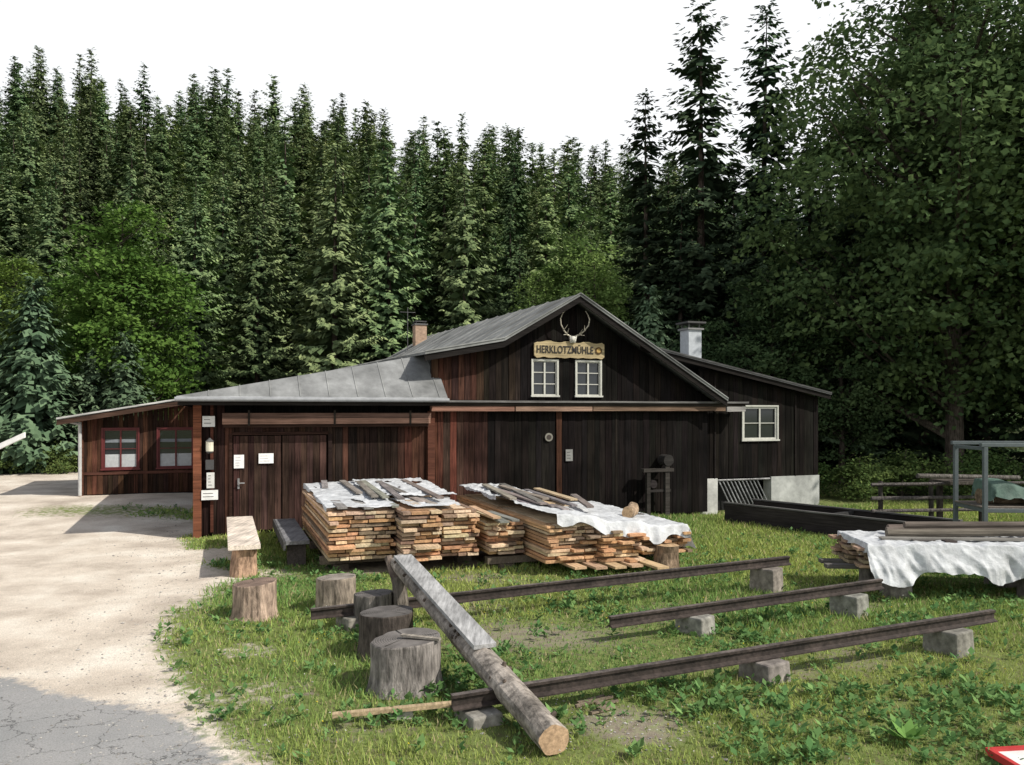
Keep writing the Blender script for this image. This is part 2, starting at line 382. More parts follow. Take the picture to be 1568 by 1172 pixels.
W1=(7.43,8.05,2.98,3.80); W2=(8.57,9.2,2.98,3.80)
def gcol(s):
    if s<6.25: return RED if R.random()<.5 else BRN
    if s<7.2: return (.016,.011,.009)
    return DARK
wall=MB()
boards(wall,4.96,12.4,0,lambda s:2.86,lambda s:zmain(s)-.09,gcol,op=[W1,W2])
def lcol(s):
    if s<5.7: return (.085,.034,.022) if R.random()<.7 else BRN
    if s<6.3: return (.034,.017,.013)
    return DARK
boards(wall,4.96,6.3,0,lambda s:0,lambda s:2.64,lcol)
boards(wall,10.9,12.15,0,lambda s:0,lambda s:2.64,lcol)
def ecol(s): return BRN if s<2.8 else (RED if (s>4.2 or R.random()<.2) else (.02,.012,.0095))
boards(wall,0.0,.55,0,lambda s:.05,lambda s:2.9,lambda s:(.022,.012,.01))
boards(wall,.55,.69,0,lambda s:0,lambda s:2.28,lambda s:RED)
boards(wall,.69,2.65,0,lambda s:2.1,lambda s:2.28,ecol)
boards(wall,2.65,4.96,0,lambda s:0.0,lambda s:2.28,ecol)
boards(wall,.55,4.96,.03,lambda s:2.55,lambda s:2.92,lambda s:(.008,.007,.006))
WW=(13.53,14.62,1.84,2.72)
boards(wall,12.15,16.0,.22,lambda s:.84 if s>12.2 else 0,lambda s:zwing(s)-.08,lambda s:(.009,.0075,.0065),op=[WW],w=.16)
AW1=(-2.6,-1.72,1.0,2.1); AW2=(-1.2,-.28,1.0,2.1)
def acol(s): return (.075,.034,.021) if R.random()<.45 else (.030,.017,.012)
boards(wall,-3.12,.0,7.0,lambda s:.3,lambda s:2.98-.17*(0-s)-.1,acol,op=[AW1,AW2],w=.13)
boards(wall,0.0,7.0,0,lambda s:0,lambda s:2.85,lambda s:BRN,axis='t')
boards(wall,7.0,11.0,-3.12,lambda s:.2,lambda s:2.35,lambda s:BRN,axis='t')
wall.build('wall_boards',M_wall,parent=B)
bk=MB(); K=(.006,.005,.005)
backing(bk,[(4.98,0,3.75),(6.56,0,4.05),(7.4,0,4.55)],.004,.16,K)
backing(bk,[(7.4,3.84,4.5),(8.46,3.84,5.15),(9.25,3.84,4.7)],.004,.16,K)
backing(bk,[(7.4,0,2.94),(9.25,0,2.94)],.004,.16,K)
backing(bk,[(8.08,2.94,3.84),(8.54,2.94,3.84)],.004,.16,K)
backing(bk,[(9.25,0,4.6),(12.3,0,2.8)],.004,.16,K)
backing(bk,[(.02,0,2.85),(4.95,0,2.9)],.034,.16,K)
backing(bk,[(12.2,.8,3.65),(13.5,.8,3.4)],.224,.36,K); backing(bk,[(14.65,.8,3.2),(15.98,.8,2.9)],.224,.36,K)
backing(bk,[(13.5,.8,1.8),(14.65,.8,1.8)],.224,.36,K); backing(bk,[(13.5,2.76,3.4),(14.65,2.76,3.2)],.224,.36,K)
backing(bk,[(-3.1,.2,2.3),(-2.64,.2,2.35)],7.004,7.14,K);backing(bk,[(-1.68,.2,2.4),(-1.24,.2,2.5)],7.004,7.14,K);backing(bk,[(-.24,.2,2.5),(0.1,.2,2.6)],7.004,7.14,K)
backing(bk,[(-2.64,.2,.96),(-1.68,.2,.96)],7.004,7.14,K);backing(bk,[(-1.24,.2,.96),(-.24,.2,.96)],7.004,7.14,K)
bk.box(15.9,16.0,.4,9,0,2.9,(.02,.015,.012)); bk.box(-3.1,15.9,10.85,10.95,0,2.3,(.02,.015,.012)); bk.box(-.0,.12,0.2,10.8,0,2.6,K)
bk.box(5,12,14.2,14.34,0,3.5,(.02,.015,.012)); bk.box(7,10.2,14.22,14.32,3.5,4.5,(.02,.015,.012))
bk.box(5.0,5.1,11,14.2,0,3.5,(.02,.015,.012)); bk.box(11.9,12.0,9.3,14.2,0,3.2,(.02,.015,.012))
bk.build('wall_core',M_wall,parent=B)
gd=MB()
boards(gd,6.3,8.0,-.02,lambda s:.08,lambda s:2.6,lambda s:DARK,w=.17)
boards(gd,8.02,8.16,-.05,lambda s:.08,lambda s:2.6,lambda s:(.04,.018,.013),w=.14)
boards(gd,8.18,10.88,-.02,lambda s:.08,lambda s:2.6,lambda s:DARK,w=.17)
boards(gd,.72,1.68,-.02,lambda s:.1,lambda s:2.08,lambda s:(.040,.023,.018),w=.14)
boards(gd,1.70,2.62,-.02,lambda s:.1,lambda s:2.08,lambda s:(.048,.027,.021),w=.14)
gd.box(9.6,9.66,-.07,-.05,.1,2.6,(.015,.012,.01)); 
gd.build('gate_doors',M_wall,parent=B)
tr=MB()
def hb(s0,s1,t0,t1,z0,z1,c): tr.box(s0,s1,t0,t1,z0,z1,c)
hb(4.9,13.36,-.30,-.035,2.80,2.845,(.15,.145,.14)); hb(4.92,13.3,-.24,-.035,2.72,2.797,(.03,.025,.02))
hb(4.92,6.9,-.22,-.035,2.60,2.717,(.24,.13,.095)); hb(6.93,8.9,-.23,-.035,2.60,2.717,(.26,.17,.125)); hb(8.93,12.7,-.22,-.035,2.605,2.717,(.15,.10,.07)); hb(12.73,13.3,-.24,-.035,2.59,2.717,(.24,.23,.22))
hb(.5,4.9,-.24,-.035,2.45,2.56,(.14,.085,.065)); hb(.5,4.88,-.27,-.035,2.33,2.447,(.28,.165,.12)); hb(.52,4.85,-.2,-.035,2.26,2.327,(.04,.022,.016))
for s in (1.0,2.75,4.4): hb(s,s+.04,-.29,-.272,2.3,2.62,(.03,.025,.02))
hb(2.66,2.74,-.08,-.03,0.1,2.1,(.02,.012,.01)); hb(.64,.70,-.07,-.03,.1,2.12,(.03,.015,.011)); hb(.70,2.66,-.07,-.03,2.1,2.16,(.03,.015,.011))
tr.box(-.06,.1,-.14,-.04,0,2.88,(.17,.065,.036)); tr.box(.27,.33,-.08,-.04,.1,2.85,(.08,.03,.02)); 
tr.box(4.86,5.02,-.11,-.045,0,2.6,(.10,.04,.026))
tr.box(-3.2,-3.08,6.9,7.0,.2,2.4,(.12,.05,.03))
tr.box(-3.1,0,6.94,6.965,.84,.92,(.08,.035,.025))
for s in (12.18,12.62,15.2): tr.box(s,s+.04,.15,.185,.84,zwing(s)-.2,(.014,.011,.01))
tr.build('beams_and_trim',M_hor,parent=B)
rf=MB(); RG=(.20,.205,.20); RG2=(.23,.235,.23)
def rquad(p,th,c,mi=0):
    lo=[(q[0],q[1],q[2]-th) for q in p]; rf.hexa(lo+list(p),c,mi)
def ribs(p00,p10,p11,p01,n,c,w=.022,h=.025):
    for i in range(n+1):
        k=i/n; a=Vector(p00).lerp(Vector(p10),k); b=Vector(p01).lerp(Vector(p11),k)
        d=(Vector(p10)-Vector(p00)).normalized()*w
        up=Vector((0,0,h)); z=Vector((0,0,.002))
        P=[a-d+z,a+d+z,b+d+z,b-d+z]; rf.hexa([tuple(q) for q in P]+[tuple(q+up) for q in P],c)
T0,T1=-.5,14.6
TB=11.2; BR=.32
zr=5.38
kz=zr-sl*1.9
P=[(6.56,T0,kz),(8.46,T0,zr),(8.46,T1,zr+BR),(6.56,T1,kz+BR)]; rquad(P,.06,RG); ribs(P[0],P[3],P[2],P[1],15,RG2)
ez=kz-.19*1.86
P=[(4.7,T0,ez),(6.555,T0,kz-.002),(6.555,T1,kz-.002+BR),(4.7,T1,ez+BR)]; rquad(P,.06,RG); ribs(P[0],P[3],P[2],P[1],15,RG2)
rz=zr-.598*4.12
P=[(8.465,T0,zr),(12.58,T0,rz),(12.58,T1,rz+BR),(8.465,T1,zr+BR)]; rquad(P,.06,RG); ribs(P[0],P[3],P[2],P[1],15,RG2)
P=[(10.3,-.12,4.30),(16.2,-.12,3.12),(16.2,9.3,3.12),(10.3,9.3,4.30)]; rquad(P,.07,(.14,.14,.145))
A=(-.35,-.6,2.9); Cc=(5.18,.76,3.965)
P=[A,Cc,(5.18,TB,3.965),(-.35,TB,2.9)]; rquad(P,.06,RG)
Bq=(5.18,-.62,2.9)
rf.add([A,Bq,Cc,(A[0],A[1],A[2]-.06),(Bq[0],Bq[1],Bq[2]-.06),(Cc[0],Cc[1],Cc[2]-.06)],[[0,1,2],[5,4,3]],(.205,.21,.21))
rf.add([A,Bq,(A[0],A[1],A[2]-.06),(Bq[0],Bq[1],Bq[2]-.06)],[[2,3,1,0]],(.42,.43,.44))
rf.add([Bq,Cc,(Bq[0],Bq[1],Bq[2]-.06),(Cc[0],Cc[1],Cc[2]-.06)],[[2,3,1,0]],(.30,.305,.31))
for i in range(1,10):
    k=i/9.3; a=Vector(A).lerp(Vector(Bq),k); b=Vector(A).lerp(Vector(Cc),k); d=Vector((.01,0,0)); z=Vector((0,0,.004)); up=Vector((0,0,.012))
    Q=[a-d+z,a+d+z,b+d+z,b-d+z]; rf.hexa([tuple(q) for q in Q]+[tuple(q+up) for q in Q],(.24,.245,.24))
P=[(-3.65,6.45,2.42),(-.36,6.45,3.0),(-.36,TB,3.0),(-3.65,TB,2.42)]; rquad(P,.05,RG)
rf.build('roof_sheets',M_roof,parent=B)
fa=MB()
def fascia(a,b,h,t,c,th=.03,dz=-.065):
    fa.hexa([(a[0],t-th,a[1]+dz-h),(b[0],t-th,b[1]+dz-h),(b[0],t,b[1]+dz-h),(a[0],t,a[1]+dz-h),(a[0],t-th,a[1]+dz),(b[0],t-th,b[1]+dz),(b[0],t,b[1]+dz),(a[0],t,a[1]+dz)],c)
FD=(.014,.012,.011)
for a,b in (((4.7,ez),(6.56,kz)),((6.56,kz),(8.46,zr)),((8.46,zr),(12.58,rz))):
    fascia(a,b,.14,T0+.06,FD)
    fascia(a,b,.04,T0+.02,(.06,.06,.06),.012,0.0)
fascia((10.3,4.30),(16.2,3.12),.12,-.05,FD,dz=-.072); fascia((10.3,4.30),(16.2,3.12),.04,-.125,(.07,.07,.07),.01,0)
fascia((-3.65,2.42),(-.36,3.0),.13,6.5,(.06,.035,.025)); fascia((-3.65,2.42),(-.36,3.0),.045,6.445,(.5,.5,.48),.012,0.01)
fa.box(-.33,5.15,-.58,-.55,2.72,2.835,(.02,.017,.015)); 
fa.box(-.33,-.30,-.55,11,2.72,2.835,(.03,.025,.022))
for i in range(9): fa.box(.1+i*.58,.18+i*.58,-.55,0.0,2.76,2.835,(.03,.022,.016))
fa.build('fascia_boards',M_hor,parent=B)
gt=MB(); gt.cyl((-.38,-.66,2.84),(5.2,-.66,2.84),.045,.045,(.26,.27,.28),12); 
gt.cyl((-3.14,6.78,2.3),(-3.14,6.78,.3),.045,.045,(.45,.45,.44),10); gt.cyl((-3.55,6.6,2.36),(-3.14,6.78,2.25),.04,.04,(.4,.4,.4),10)
gt.build('gutters',M_paint,parent=B,smooth=False)
pl=MB(); PW=(.55,.55,.52)
pl.box(12.17,12.72,.16,.5,-.3,.835,PW); pl.box(14.42,16.02,.16,.5,-.3,.835,(.42,.43,.41)); pl.box(12.72,14.42,.3,.5,.76,.835,(.3,.3,.28))
pl.build('plinth',M_plas,parent=B)
gr=MB()
gr.box(12.72,14.42,.6,.65,-.3,.8,(.01,.01,.01))
for i in range(11):
    s=12.8+i*.12; gr.cyl((s,.22,.76),(s+.28,.05,.05),.018,.018,(.25,.26,.26),6)
gr.cyl((12.72,.2,.78),(14.42,.2,.78),.025,.025,(.25,.25,.25),6); gr.cyl((12.95,.04,.06),(14.5,.04,.06),.025,.025,(.25,.25,.25),6)
gr.build('intake_grate',M_rust,parent=B)
def window(name,w,t,cols,rows,fc,fw=.05,curtain=False):
    m=MB(); s0,s1,z0,z1=w; o=.04
    m.box(s0-o,s1+o,t-.06,t-.03,z1,z1+o,fc); m.box(s0-o-.02,s1+o+.02,t-.09,t-.03,z0-o,z0,fc)
    m.box(s0-o,s0,t-.06,t-.03,z0,z1,fc); m.box(s1,s1+o,t-.06,t-.03,z0,z1,fc)
    m.box(s0,s0+fw*.7,t-.03,t+.01,z0,z1,fc); m.box(s1-fw*.7,s1,t-.03,t+.01,z0,z1,fc)
    m.box(s0+fw*.7,s1-fw*.7,t-.03,t+.01,z1-fw*.7,z1,fc); m.box(s0+fw*.7,s1-fw*.7,t-.03,t+.01,z0,z0+fw*.7,fc)
    for i in range(1,cols):
        s=s0+(s1-s0)*i/cols; k=.02 if i*2==cols else .012; m.box(s-k,s+k,t-.024,t+.008,z0+fw*.7,z1-fw*.7,fc)
    for i in range(1,rows):
        z=z0+(z1-z0)*i/rows; m.box(s0+fw*.7,s1-fw*.7,t-.018,t+.006,z-.01,z+.01,fc)
    m.box(s0,s1,t+.02,t+.024,z0,z1,(.02,.02,.02),1)
    if curtain:
        m.box(s0+.05,s1-.05,t+.01,t+.015,z0+.04,z0+(z1-z0)*.36,(.42,.44,.45))
        m.box(s0+.05,s1-.05,t+.012,t+.016,z0+(z1-z0)*.66,z0+(z1-z0)*.74,(.18,.2,.22))
    m.build(name,[M_paint,M_glass],parent=B)
WHT=(.5,.5,.45)
window('gable_window_1',W1,0,2,3,WHT,.035); window('gable_window_2',W2,0,2,3,WHT,.035)
window('wing_window',WW,.22,2,2,WHT,.07)
RF=(.11,.022,.022)
window('annex_window_1',AW1,7.0,2,2,RF,.06,True); window('annex_window_2',AW2,7.0,2,2,RF,.06,True)
ch=MB(); ch.box(7.6,8.05,12.9,13.4,4.4,5.98,(.40,.28,.20)); ch.box(7.56,8.09,12.86,13.44,5.98,6.03,(.12,.12,.12)); ch.box(7.6,8.05,12.9,13.4,6.1,6.14,(.08,.08,.08))
for a in (7.63,7.97):
    for b in (12.94,13.32): ch.box(a,a+.03,b,b+.03,6.03,6.10,(.1,.1,.1))
ch.build('brick_chimney',M_brick,parent=B)
ch=MB(); ch.box(12.95,13.37,1.9,2.35,3.3,4.92,(.42,.45,.48)); ch.box(12.9,13.42,1.85,2.4,4.92,4.97,(.2,.2,.2))
for a in (12.97,13.3):
    for b in (1.93,2.28): ch.box(a,a+.04,b,b+.04,4.97,5.1,(.1,.1,.1))
ch.box(12.86,13.46,1.8,2.45,5.1,5.15,(.06,.06,.06)); ch.build('metal_chimney',M_paint,parent=B)
m=MB(); m.cyl((7.2,12.5,4.3),(7.2,12.5,6.6),.015,.012,(.1,.1,.1),6); m.cyl((6.9,12.5,6.4),(7.5,12.5,6.4),.01,.01,(.1,.1,.1),5); m.build('antenna',M_rust,parent=B)
def plate(name,s0,s1,z0,z1,t,c,lines=0,lc=(.05,.05,.05)):
    m=MB(); m.box(s0,s1,t-.015,t,z0,z1,c)
    for i in range(lines):
        z=z1-(i+1)*(z1-z0)/(lines+1); e=R.uniform(.1,.35)*(s1-s0); m.box(s0+.03,s1-.03-e,t-.0175,t-.0152,z-.006,z+.006,lc)
    o=m.build(name,M_paint,loc=P0,rot=TH,bevel=0); return o
plate('notice_paper',.73,.93,1.41,1.69,-.075,(.8,.8,.79),4,(.5,.5,.5)); plate('notice_paper',1.22,1.52,1.5,1.71,-.075,(.82,.82,.81),3,(.5,.5,.5))
plate('wall_sign',.12,.36,2.28,2.5,-.15,(.65,.65,.63),2); plate('wall_sign',.2,.35,1.02,1.34,-.15,(.6,.6,.57),4); plate('wall_sign',.1,.42,.78,.98,-.15,(.72,.72,.7),2)
m=MB(); m.box(.18,.34,-.16,-.08,1.4,1.6,(.06,.06,.06)); m.cyl((.26,-.2,1.78),(.26,-.2,1.98),.075,.075,(.65,.62,.5),12); m.cyl((.26,-.2,1.98),(.26,-.2,2.04),.09,.02,(.1,.1,.1),12); m.cyl((.26,-.2,1.74),(.26,-.2,1.78),.05,.08,(.1,.1,.1),12); m.box(.24,.28,-.2,-.06,2.02,2.05,(.1,.1,.1))
m.build('wall_lantern',M_paint,loc=P0,rot=TH)
m=MB(); m.cyl((7.82,-.1,1.98),(7.82,-.07,1.98),.1,.1,(.2,.19,.16),20); m.cyl((7.82,-.106,1.98),(7.82,-.1,1.98),.06,.06,(.05,.04,.035),16); m.build('round_emblem',M_paint,loc=P0,rot=TH)
plate('info_plate',8.26,8.44,1.4,1.68,-.08,(.22,.22,.21),3)
m=MB(); m.box(.8,.84,-.09,-.07,.98,1.2,(.2,.2,.2)); m.cyl((.82,-.13,1.1),(.94,-.13,1.1),.012,.012,(.3,.3,.3),6); m.build('door_handle',M_paint,parent=B)
sg=empty('mill_name_sign',P0,TH)
m=MB(); n=26; s0,s1=7.44,9.28
top=[];bot=[]
for i in range(n+1):
    s=s0+(s1-s0)*i/n; e=abs(i/n-.5)*2
    top.append((s,4.26-.02*math.sin(i*.9)-(.05 if e>.93 else 0)+.008*R.uniform(-1,1))); bot.append((s,3.88-.012*math.sin(i*1.3)+(.04 if e>.93 else 0)+.008*R.uniform(-1,1)))
for i in range(n):
    a,b=bot[i],bot[i+1];c,d=top[i],top[i+1]
    m.hexa([(a[0],-.11,a[1]),(b[0],-.11,b[1]),(b[0],-.06,b[1]),(a[0],-.06,a[1]),(c[0],-.11,c[1]),(d[0],-.11,d[1]),(d[0],-.06,d[1]),(c[0],-.06,c[1])],(.36,.29,.17))
m.cyl((9.12,-.125,4.07),(9.12,-.111,4.07),.09,.09,(.10,.06,.03),18); m.cyl((9.12,-.13,4.07),(9.12,-.1255,4.07),.055,.055,(.4,.27,.1),14)
m.build('board',M_hor,parent=sg)
cu=bpy.data.curves.new('lettering','FONT'); cu.body='HERKLOTZMÜHLE'; cu.size=.25; cu.extrude=.005; cu.offset=.003; cu.align_x='CENTER'; cu.align_y='CENTER'; cu.space_character=1.04
tm,tn,tl,tb=newmat('dark_letter_paint'); tb.inputs['Base Color'].default_value=(.012,.009,.007,1); tb.inputs['Roughness'].default_value=.7
cu.materials.append(tm); to=bpy.data.objects.new('lettering',cu); COL.objects.link(to); to.parent=sg; to.location=(8.235,-.118,4.065); to.rotation_euler=(math.pi/2,0,0); to.scale=(.70,1,1)
bpy.context.view_layer.update()
wd=to.dimensions.x
if wd>0: to.scale=(.70*1.48/wd,1,1)
m=MB(); BO=(.5,.46,.38)
c0=Vector((8.42,-.14,4.36))
m.hexa([(8.36,-.17,4.24),(8.48,-.17,4.24),(8.48,-.1,4.24),(8.36,-.1,4.24),(8.33,-.19,4.40),(8.51,-.19,4.40),(8.51,-.09,4.40),(8.33,-.09,4.40)],(.6,.58,.52))
for sg_ in (-1,1):
    pts=[(.05,0,.03),(.16,-.02,.08),(.27,-.08,.17),(.36,-.12,.30),(.38,-.14,.44),(.33,-.15,.56),(.26,-.16,.64)]
    P=[c0+Vector((sg_*p[0],p[1],p[2])) for p in pts]
    for i in range(len(P)-1): m.cyl(P[i],P[i+1],.021-.002*i,.019-.002*i,BO,8)
    for i,d in((1,(.02,-.15,.12)),(2,(-.05,-.12,.12)),(1,(.12,-.06,-.02))):
        m.cyl(P[i],P[i]+Vector((sg_*d[0],d[1],d[2])),.014,.004,BO,6)
m.build('antler_trophy',M_logb,loc=P0,rot=TH,smooth=True)
m=MB(); m.cyl((10.9,-.42,1.38),(10.9,-.1,1.38),.14,.14,(.03,.028,.026),16,wob=.05); m.box(10.82,10.94,-.4,-.28,0,1.25,(.05,.045,.04)); m.box(10.3,10.4,-.4,-.3,0,1.1,(.03,.027,.024)); m.box(10.2,11.05,-.42,-.26,1.1,1.18,(.05,.045,.04)); m.box(10.3,11,-.36,-.3,.6,.66,(.03,.027,.025)); m.cyl((10.5,-.38,.8),(10.5,-.2,.8),.1,.1,(.03,.025,.025),12)
m.build('old_saw_stand',M_hor,loc=P0,rot=TH)

# ---------------------------------------------------------------- LUMBER
def stack(mb,s0,s1,t0,t1,z0,rows,th,gap,skew=0,j=.06,cols=None):
    z=z0
    for r in range(rows):
        s=s0+R.uniform(-.03,.03)
        while s<s1-.05:
            w=min(R.choice([.14,.18,.22,.3,.42]),s1-s+.04); 
            if w<.06: break
            a=t0+R.uniform(-j,j)+(R.uniform(-.15,.1) if R.random()<.12 else 0); b=t1+R.uniform(-.1,.1); y=R.uniform(-.012,.012)+skew
            q_=R.random()
            c=vary((.52,.31,.17) if q_<.5 else ((.60,.46,.31) if q_<.82 else (.30,.21,.15)),.25)
            tz=th*R.uniform(.85,1.05); dz=R.uniform(0,.006)
            k=(b-a)
            mb.hexa([(s,a,z+dz),(s+w-.008,a,z+dz),(s+w-.008+y*k,b,z+dz),(s+y*k,b,z+dz),(s,a,z+tz+dz),(s+w-.008,a,z+tz+dz),(s+w-.008+y*k,b,z+tz+dz),(s+y*k,b,z+tz+dz)],c)
            s+=w+R.uniform(0,.015)
        z+=th
        if gap>0.003:
            for q in (t0+.12,(t0+t1)/2,t1-.5): mb.box(s0+.03,s1-.03,q,q+.05,z,z+gap,vary((.30,.2,.12),.2))
        z+=gap
    return z
def topboards(mb,s0,s1,t0,t1,z,n):
    for _ in range(n):
        s=R.uniform(s0,s1-.15); L=R.uniform(.4,.95)*(t1-t0); a=R.uniform(t0,t1-L); w=R.uniform(.08,.16); y=R.uniform(-.08,.08)
        zz=z+R.uniform(0,.06); c=vary((.24,.22,.2) if R.random()<.75 else (.4,.3,.2),.3)
        mb.hexa([(s,a,zz),(s+w,a,zz),(s+w+y*L,a+L,zz),(s+y*L,a+L,zz),(s,a,zz+.03),(s+w,a,zz+.03),(s+w+y*L,a+L,zz+.03),(s+y*L,a+L,zz+.03)],c)
m=MB()
z1=stack(m,2.06,3.12,-4.8,-.9,.22,12,.047,.018)
stack(m,3.16,3.78,-5.2,-1.1,.22,12,.047,.02,j=.1); stack(m,3.84,4.42,-5.15,-1.1,.24,12,.045,.018,j=.1)
topboards(m,2.1,4.4,-4.9,-.9,z1+.02,9)
for t in (-4.4,-2.8,-1.3):
    m.box(2.0,4.6,t,t+.16,.1,.215,(.16,.13,.1)); 
    for s in (2.2,3.3,4.3): m.box(s,s+.25,t-.05,t+.2,-.05,.097,(.12,.1,.08))
m.build('lumber_stack',M_lum,loc=P0,rot=TH)
m=MB()
z2=stack(m,4.60,5.2,-5.2,-3.6,.24,8,.045,.02,j=.16)+.13; stack(m,5.3,6.1,-6.05,-1.1,.2,11,.042,.014,j=.12); stack(m,6.14,6.9,-6.25,-1.5,.2,9,.042,.014,j=.15); stack(m,6.95,7.8,-6.1,-2.2,.26,6,.042,.016,j=.15)
topboards(m,5.3,6.6,-5.6,-1.4,z2+.06,10)
topboards(m,4.62,5.1,-5.5,-3.6,z2-.1,5)
for t in (-5.2,-3.4,-1.7):
    m.box(4.6,7.9,t,t+.16,.08,.195,(.16,.13,.1))
    for s in (4.8,6.1,7.5): m.box(s,s+.25,t-.05,t+.2,-.1,.077,(.12,.1,.08))
for k in range(5):
    a=-6.9+R.uniform(0,.5); s=5.6+k*.3; m.hexa([(s,a,.16),(s+.2,a,.16),(s+.1,a+3,.16),(s-.1,a+3,.16),(s,a,.195),(s+.2,a,.195),(s+.1,a+3,.195),(s-.1,a+3,.195)],vary((.45,.32,.2),.2))
m.build('lumber_stack',M_lum,loc=P0,rot=TH)
def tarp(name,s0,s1,t0,t1,sup,zt,amp=.03,seed=1,nx=110,ny=140,loc=P0,rot=TH,ir=.12,col=(.62,.64,.66),hole_t=.62):
    U,Vv=np.meshgrid(np.linspace(0,1,nx),np.linspace(0,1,ny))
    S=s0+(s1-s0)*U; T=t0+(t1-t0)*Vv
    eU=(np.abs(U-.5)*2)**2*np.sign(U-.5); eV=(np.abs(Vv-.5)*2)**2*np.sign(Vv-.5)
    S=S+(ir*sn(T,T*.3,2.5,seed)+ir*.5*sn(T,T*.3,8,seed+9))*eU; T=T+(ir*sn(S,S*.2,3.1,seed+1)+ir*.5*sn(S,S*.2,9,seed+8))*eV
    a0,a1,b0,b1=sup
    ex=np.maximum(a0-S,0)+np.maximum(S-a1,0); ey=np.maximum(b0-T,0)+np.maximum(T-b1,0)
    Sc=np.clip(S,a0,a1)+(S-np.clip(S,a0,a1))*.2; Tc=np.clip(T,b0,b1)+(T-np.clip(T,b0,b1))*.2
    ex_=np.maximum(ex,ey)
    wx=S+.15*sn(S,T,3,seed+2); wy=T+.15*sn(S,T,3.3,seed+12)
    f1=1-np.abs(sn(wx,wy,4,seed+3))*1.6; f2=1-np.abs(sn(wx,wy,10,seed+4))*1.6; f3=1-np.abs(sn(wx,wy,24,seed+5))*1.6
    w=amp*(.6*f1+.6*f2+.4*f3)
    drape=np.minimum(ex_*3,1)
    Zt=zt(S,T)-ex_*.92+w
    fold=(1-2*np.abs(sn(S+.3*sn(S,T,4,seed+14),S*0,9,seed+6)))+.5*(1-2*np.abs(sn(wx,wy*.4,20,seed+16)))
    Tc=Tc-.07*drape*fold*np.where(ey>0,1,0); Sc=Sc+.06*drape*sn(T,T*0,9,seed+7)*np.where(ex>0,1,0)
    mb=MB(); id_=np.arange(nx*ny).reshape(ny,nx)
    F=np.stack([id_[:-1,:-1],id_[:-1,1:],id_[1:,1:],id_[1:,:-1]],-1).reshape(-1,4)
    cx=U[:-1,:-1].reshape(-1); cy=Vv[:-1,:-1].reshape(-1)
    hole=sn(cx*6,cy*6,2.0,seed+20)>hole_t
    F=F[~hole]
    mb.add(np.stack([Sc,Tc,Zt],-1).reshape(-1,3),F,col)
    return mb.build(name,M_tarp,loc=loc,rot=rot,smooth=True)
tarp('plastic_sheet',2.02,3.2,-4.75,-.8,(2.06,3.3,-4.8,-.9),lambda s,t:z1+.04+.02*(t+4.8),.022,3)
tarp('plastic_sheet',3.05,4.4,-3.9,-1.0,(2.06,4.45,-5,-.9),lambda s,t:z1+.08+.02*(t+4.8),.03,5)
tarp('plastic_sheet',3.3,4.3,-5.05,-3.7,(2.06,4.45,-5.1,-.9),lambda s,t:z1+.04+0*s,.02,8)
def z2f(s,t): return np.interp(s,[4.6,5.2,6.05,6.3,6.9,7.1,7.8],[.97,.96,.90,.80,.78,.69,.68])+.02
tarp('plastic_sheet',5.4,8.25,-6.3,-2.6,(5.3,7.8,-6.15,-1),z2f,.02,11,ir=.16,hole_t=.8)
tarp('plastic_sheet',5.25,6.2,-3.6,-1.1,(5.3,6.6,-5.9,-1),lambda s,t:z2+.1+0*s,.03,15)
m=MB()
topz=z1+.12
for (s,t,L,y) in ((2.9,-4.0,2.6,.05),(3.05,-4.2,2.9,.03),(3.25,-4.5,3.0,.06),(3.5,-3.6,2.0,-.05),(2.3,-2.0,1.0,.1),(2.75,-3.3,2.2,.0),(3.9,-4.6,3.2,.02)):
    m.hexa([(s,t,topz),(s+.12,t,topz),(s+.12+y*L,t+L,topz+.04),(s+y*L,t+L,topz+.04),(s,t,topz+.03),(s+.12,t,topz+.03),(s+.12+y*L,t+L,topz+.07),(s+y*L,t+L,topz+.07)],vary((.2,.19,.17),.3))
for (s,t,L,y) in ((5.35,-4.2,2.4,.1),(5.6,-4.9,3.1,.12),(5.9,-4.4,2.2,-.04),(6.4,-5.2,1.6,.25)):
    zz=z2+.12-(.08 if s>6 else 0)
    m.hexa([(s,t,zz),(s+.13,t,zz),(s+.13+y*L,t+L,zz+.04),(s+y*L,t+L,zz+.04),(s,t,zz+.035),(s+.13,t,zz+.035),(s+.13+y*L,t+L,zz+.075),(s+y*L,t+L,zz+.075)],vary((.22,.2,.18),.3))
m.build('loose_boards',M_grey,loc=P0,rot=TH)
def logm(name,p0,p1,r0,r1,n=18,seg=10,col=(.2,.15,.11),endc=(.42,.29,.17),bend=.02,mat=None,seed=0):
    m=MB(); p0=Vector(p0);p1=Vector(p1); d=(p1-p0).normalized(); a=d.orthogonal().normalized(); b=d.cross(a); rr=random.Random(seed)
    V=[];ph=[rr.uniform(0,6.28) for _ in range(4)]
    for i in range(seg+1):
        k=i/seg; c=p0.lerp(p1,k)+a*bend*math.sin(k*3+ph[0])+b*bend*math.sin(k*5+ph[1]); r=r0+(r1-r0)*k
        for j in range(n):
            an=2*math.pi*j/n; q=r*(1+.05*math.sin(2*an+ph[2]+k*2)+.04*math.sin(5*an+ph[3])+.03*rr.uniform(-1,1)); V.append(tuple(c+a*math.cos(an)*q+b*math.sin(an)*q))
    F=[[i*n+j,i*n+(j+1)%n,(i+1)*n+(j+1)%n,(i+1)*n+j] for i in range(seg) for j in range(n)]
    m.add(V,F,col)
    for base,fl in((V[:n],1),(V[-n:],0)):
        c=tuple(np.mean(base,axis=0)); m.add(base+[c],[[n,(i+1)%n,i] if fl else [n,i,(i+1)%n] for i in range(n)],endc,1)
    return m,name
def W(s,t,z): 
    x,y=L2W(s,t); return (x,y,z)
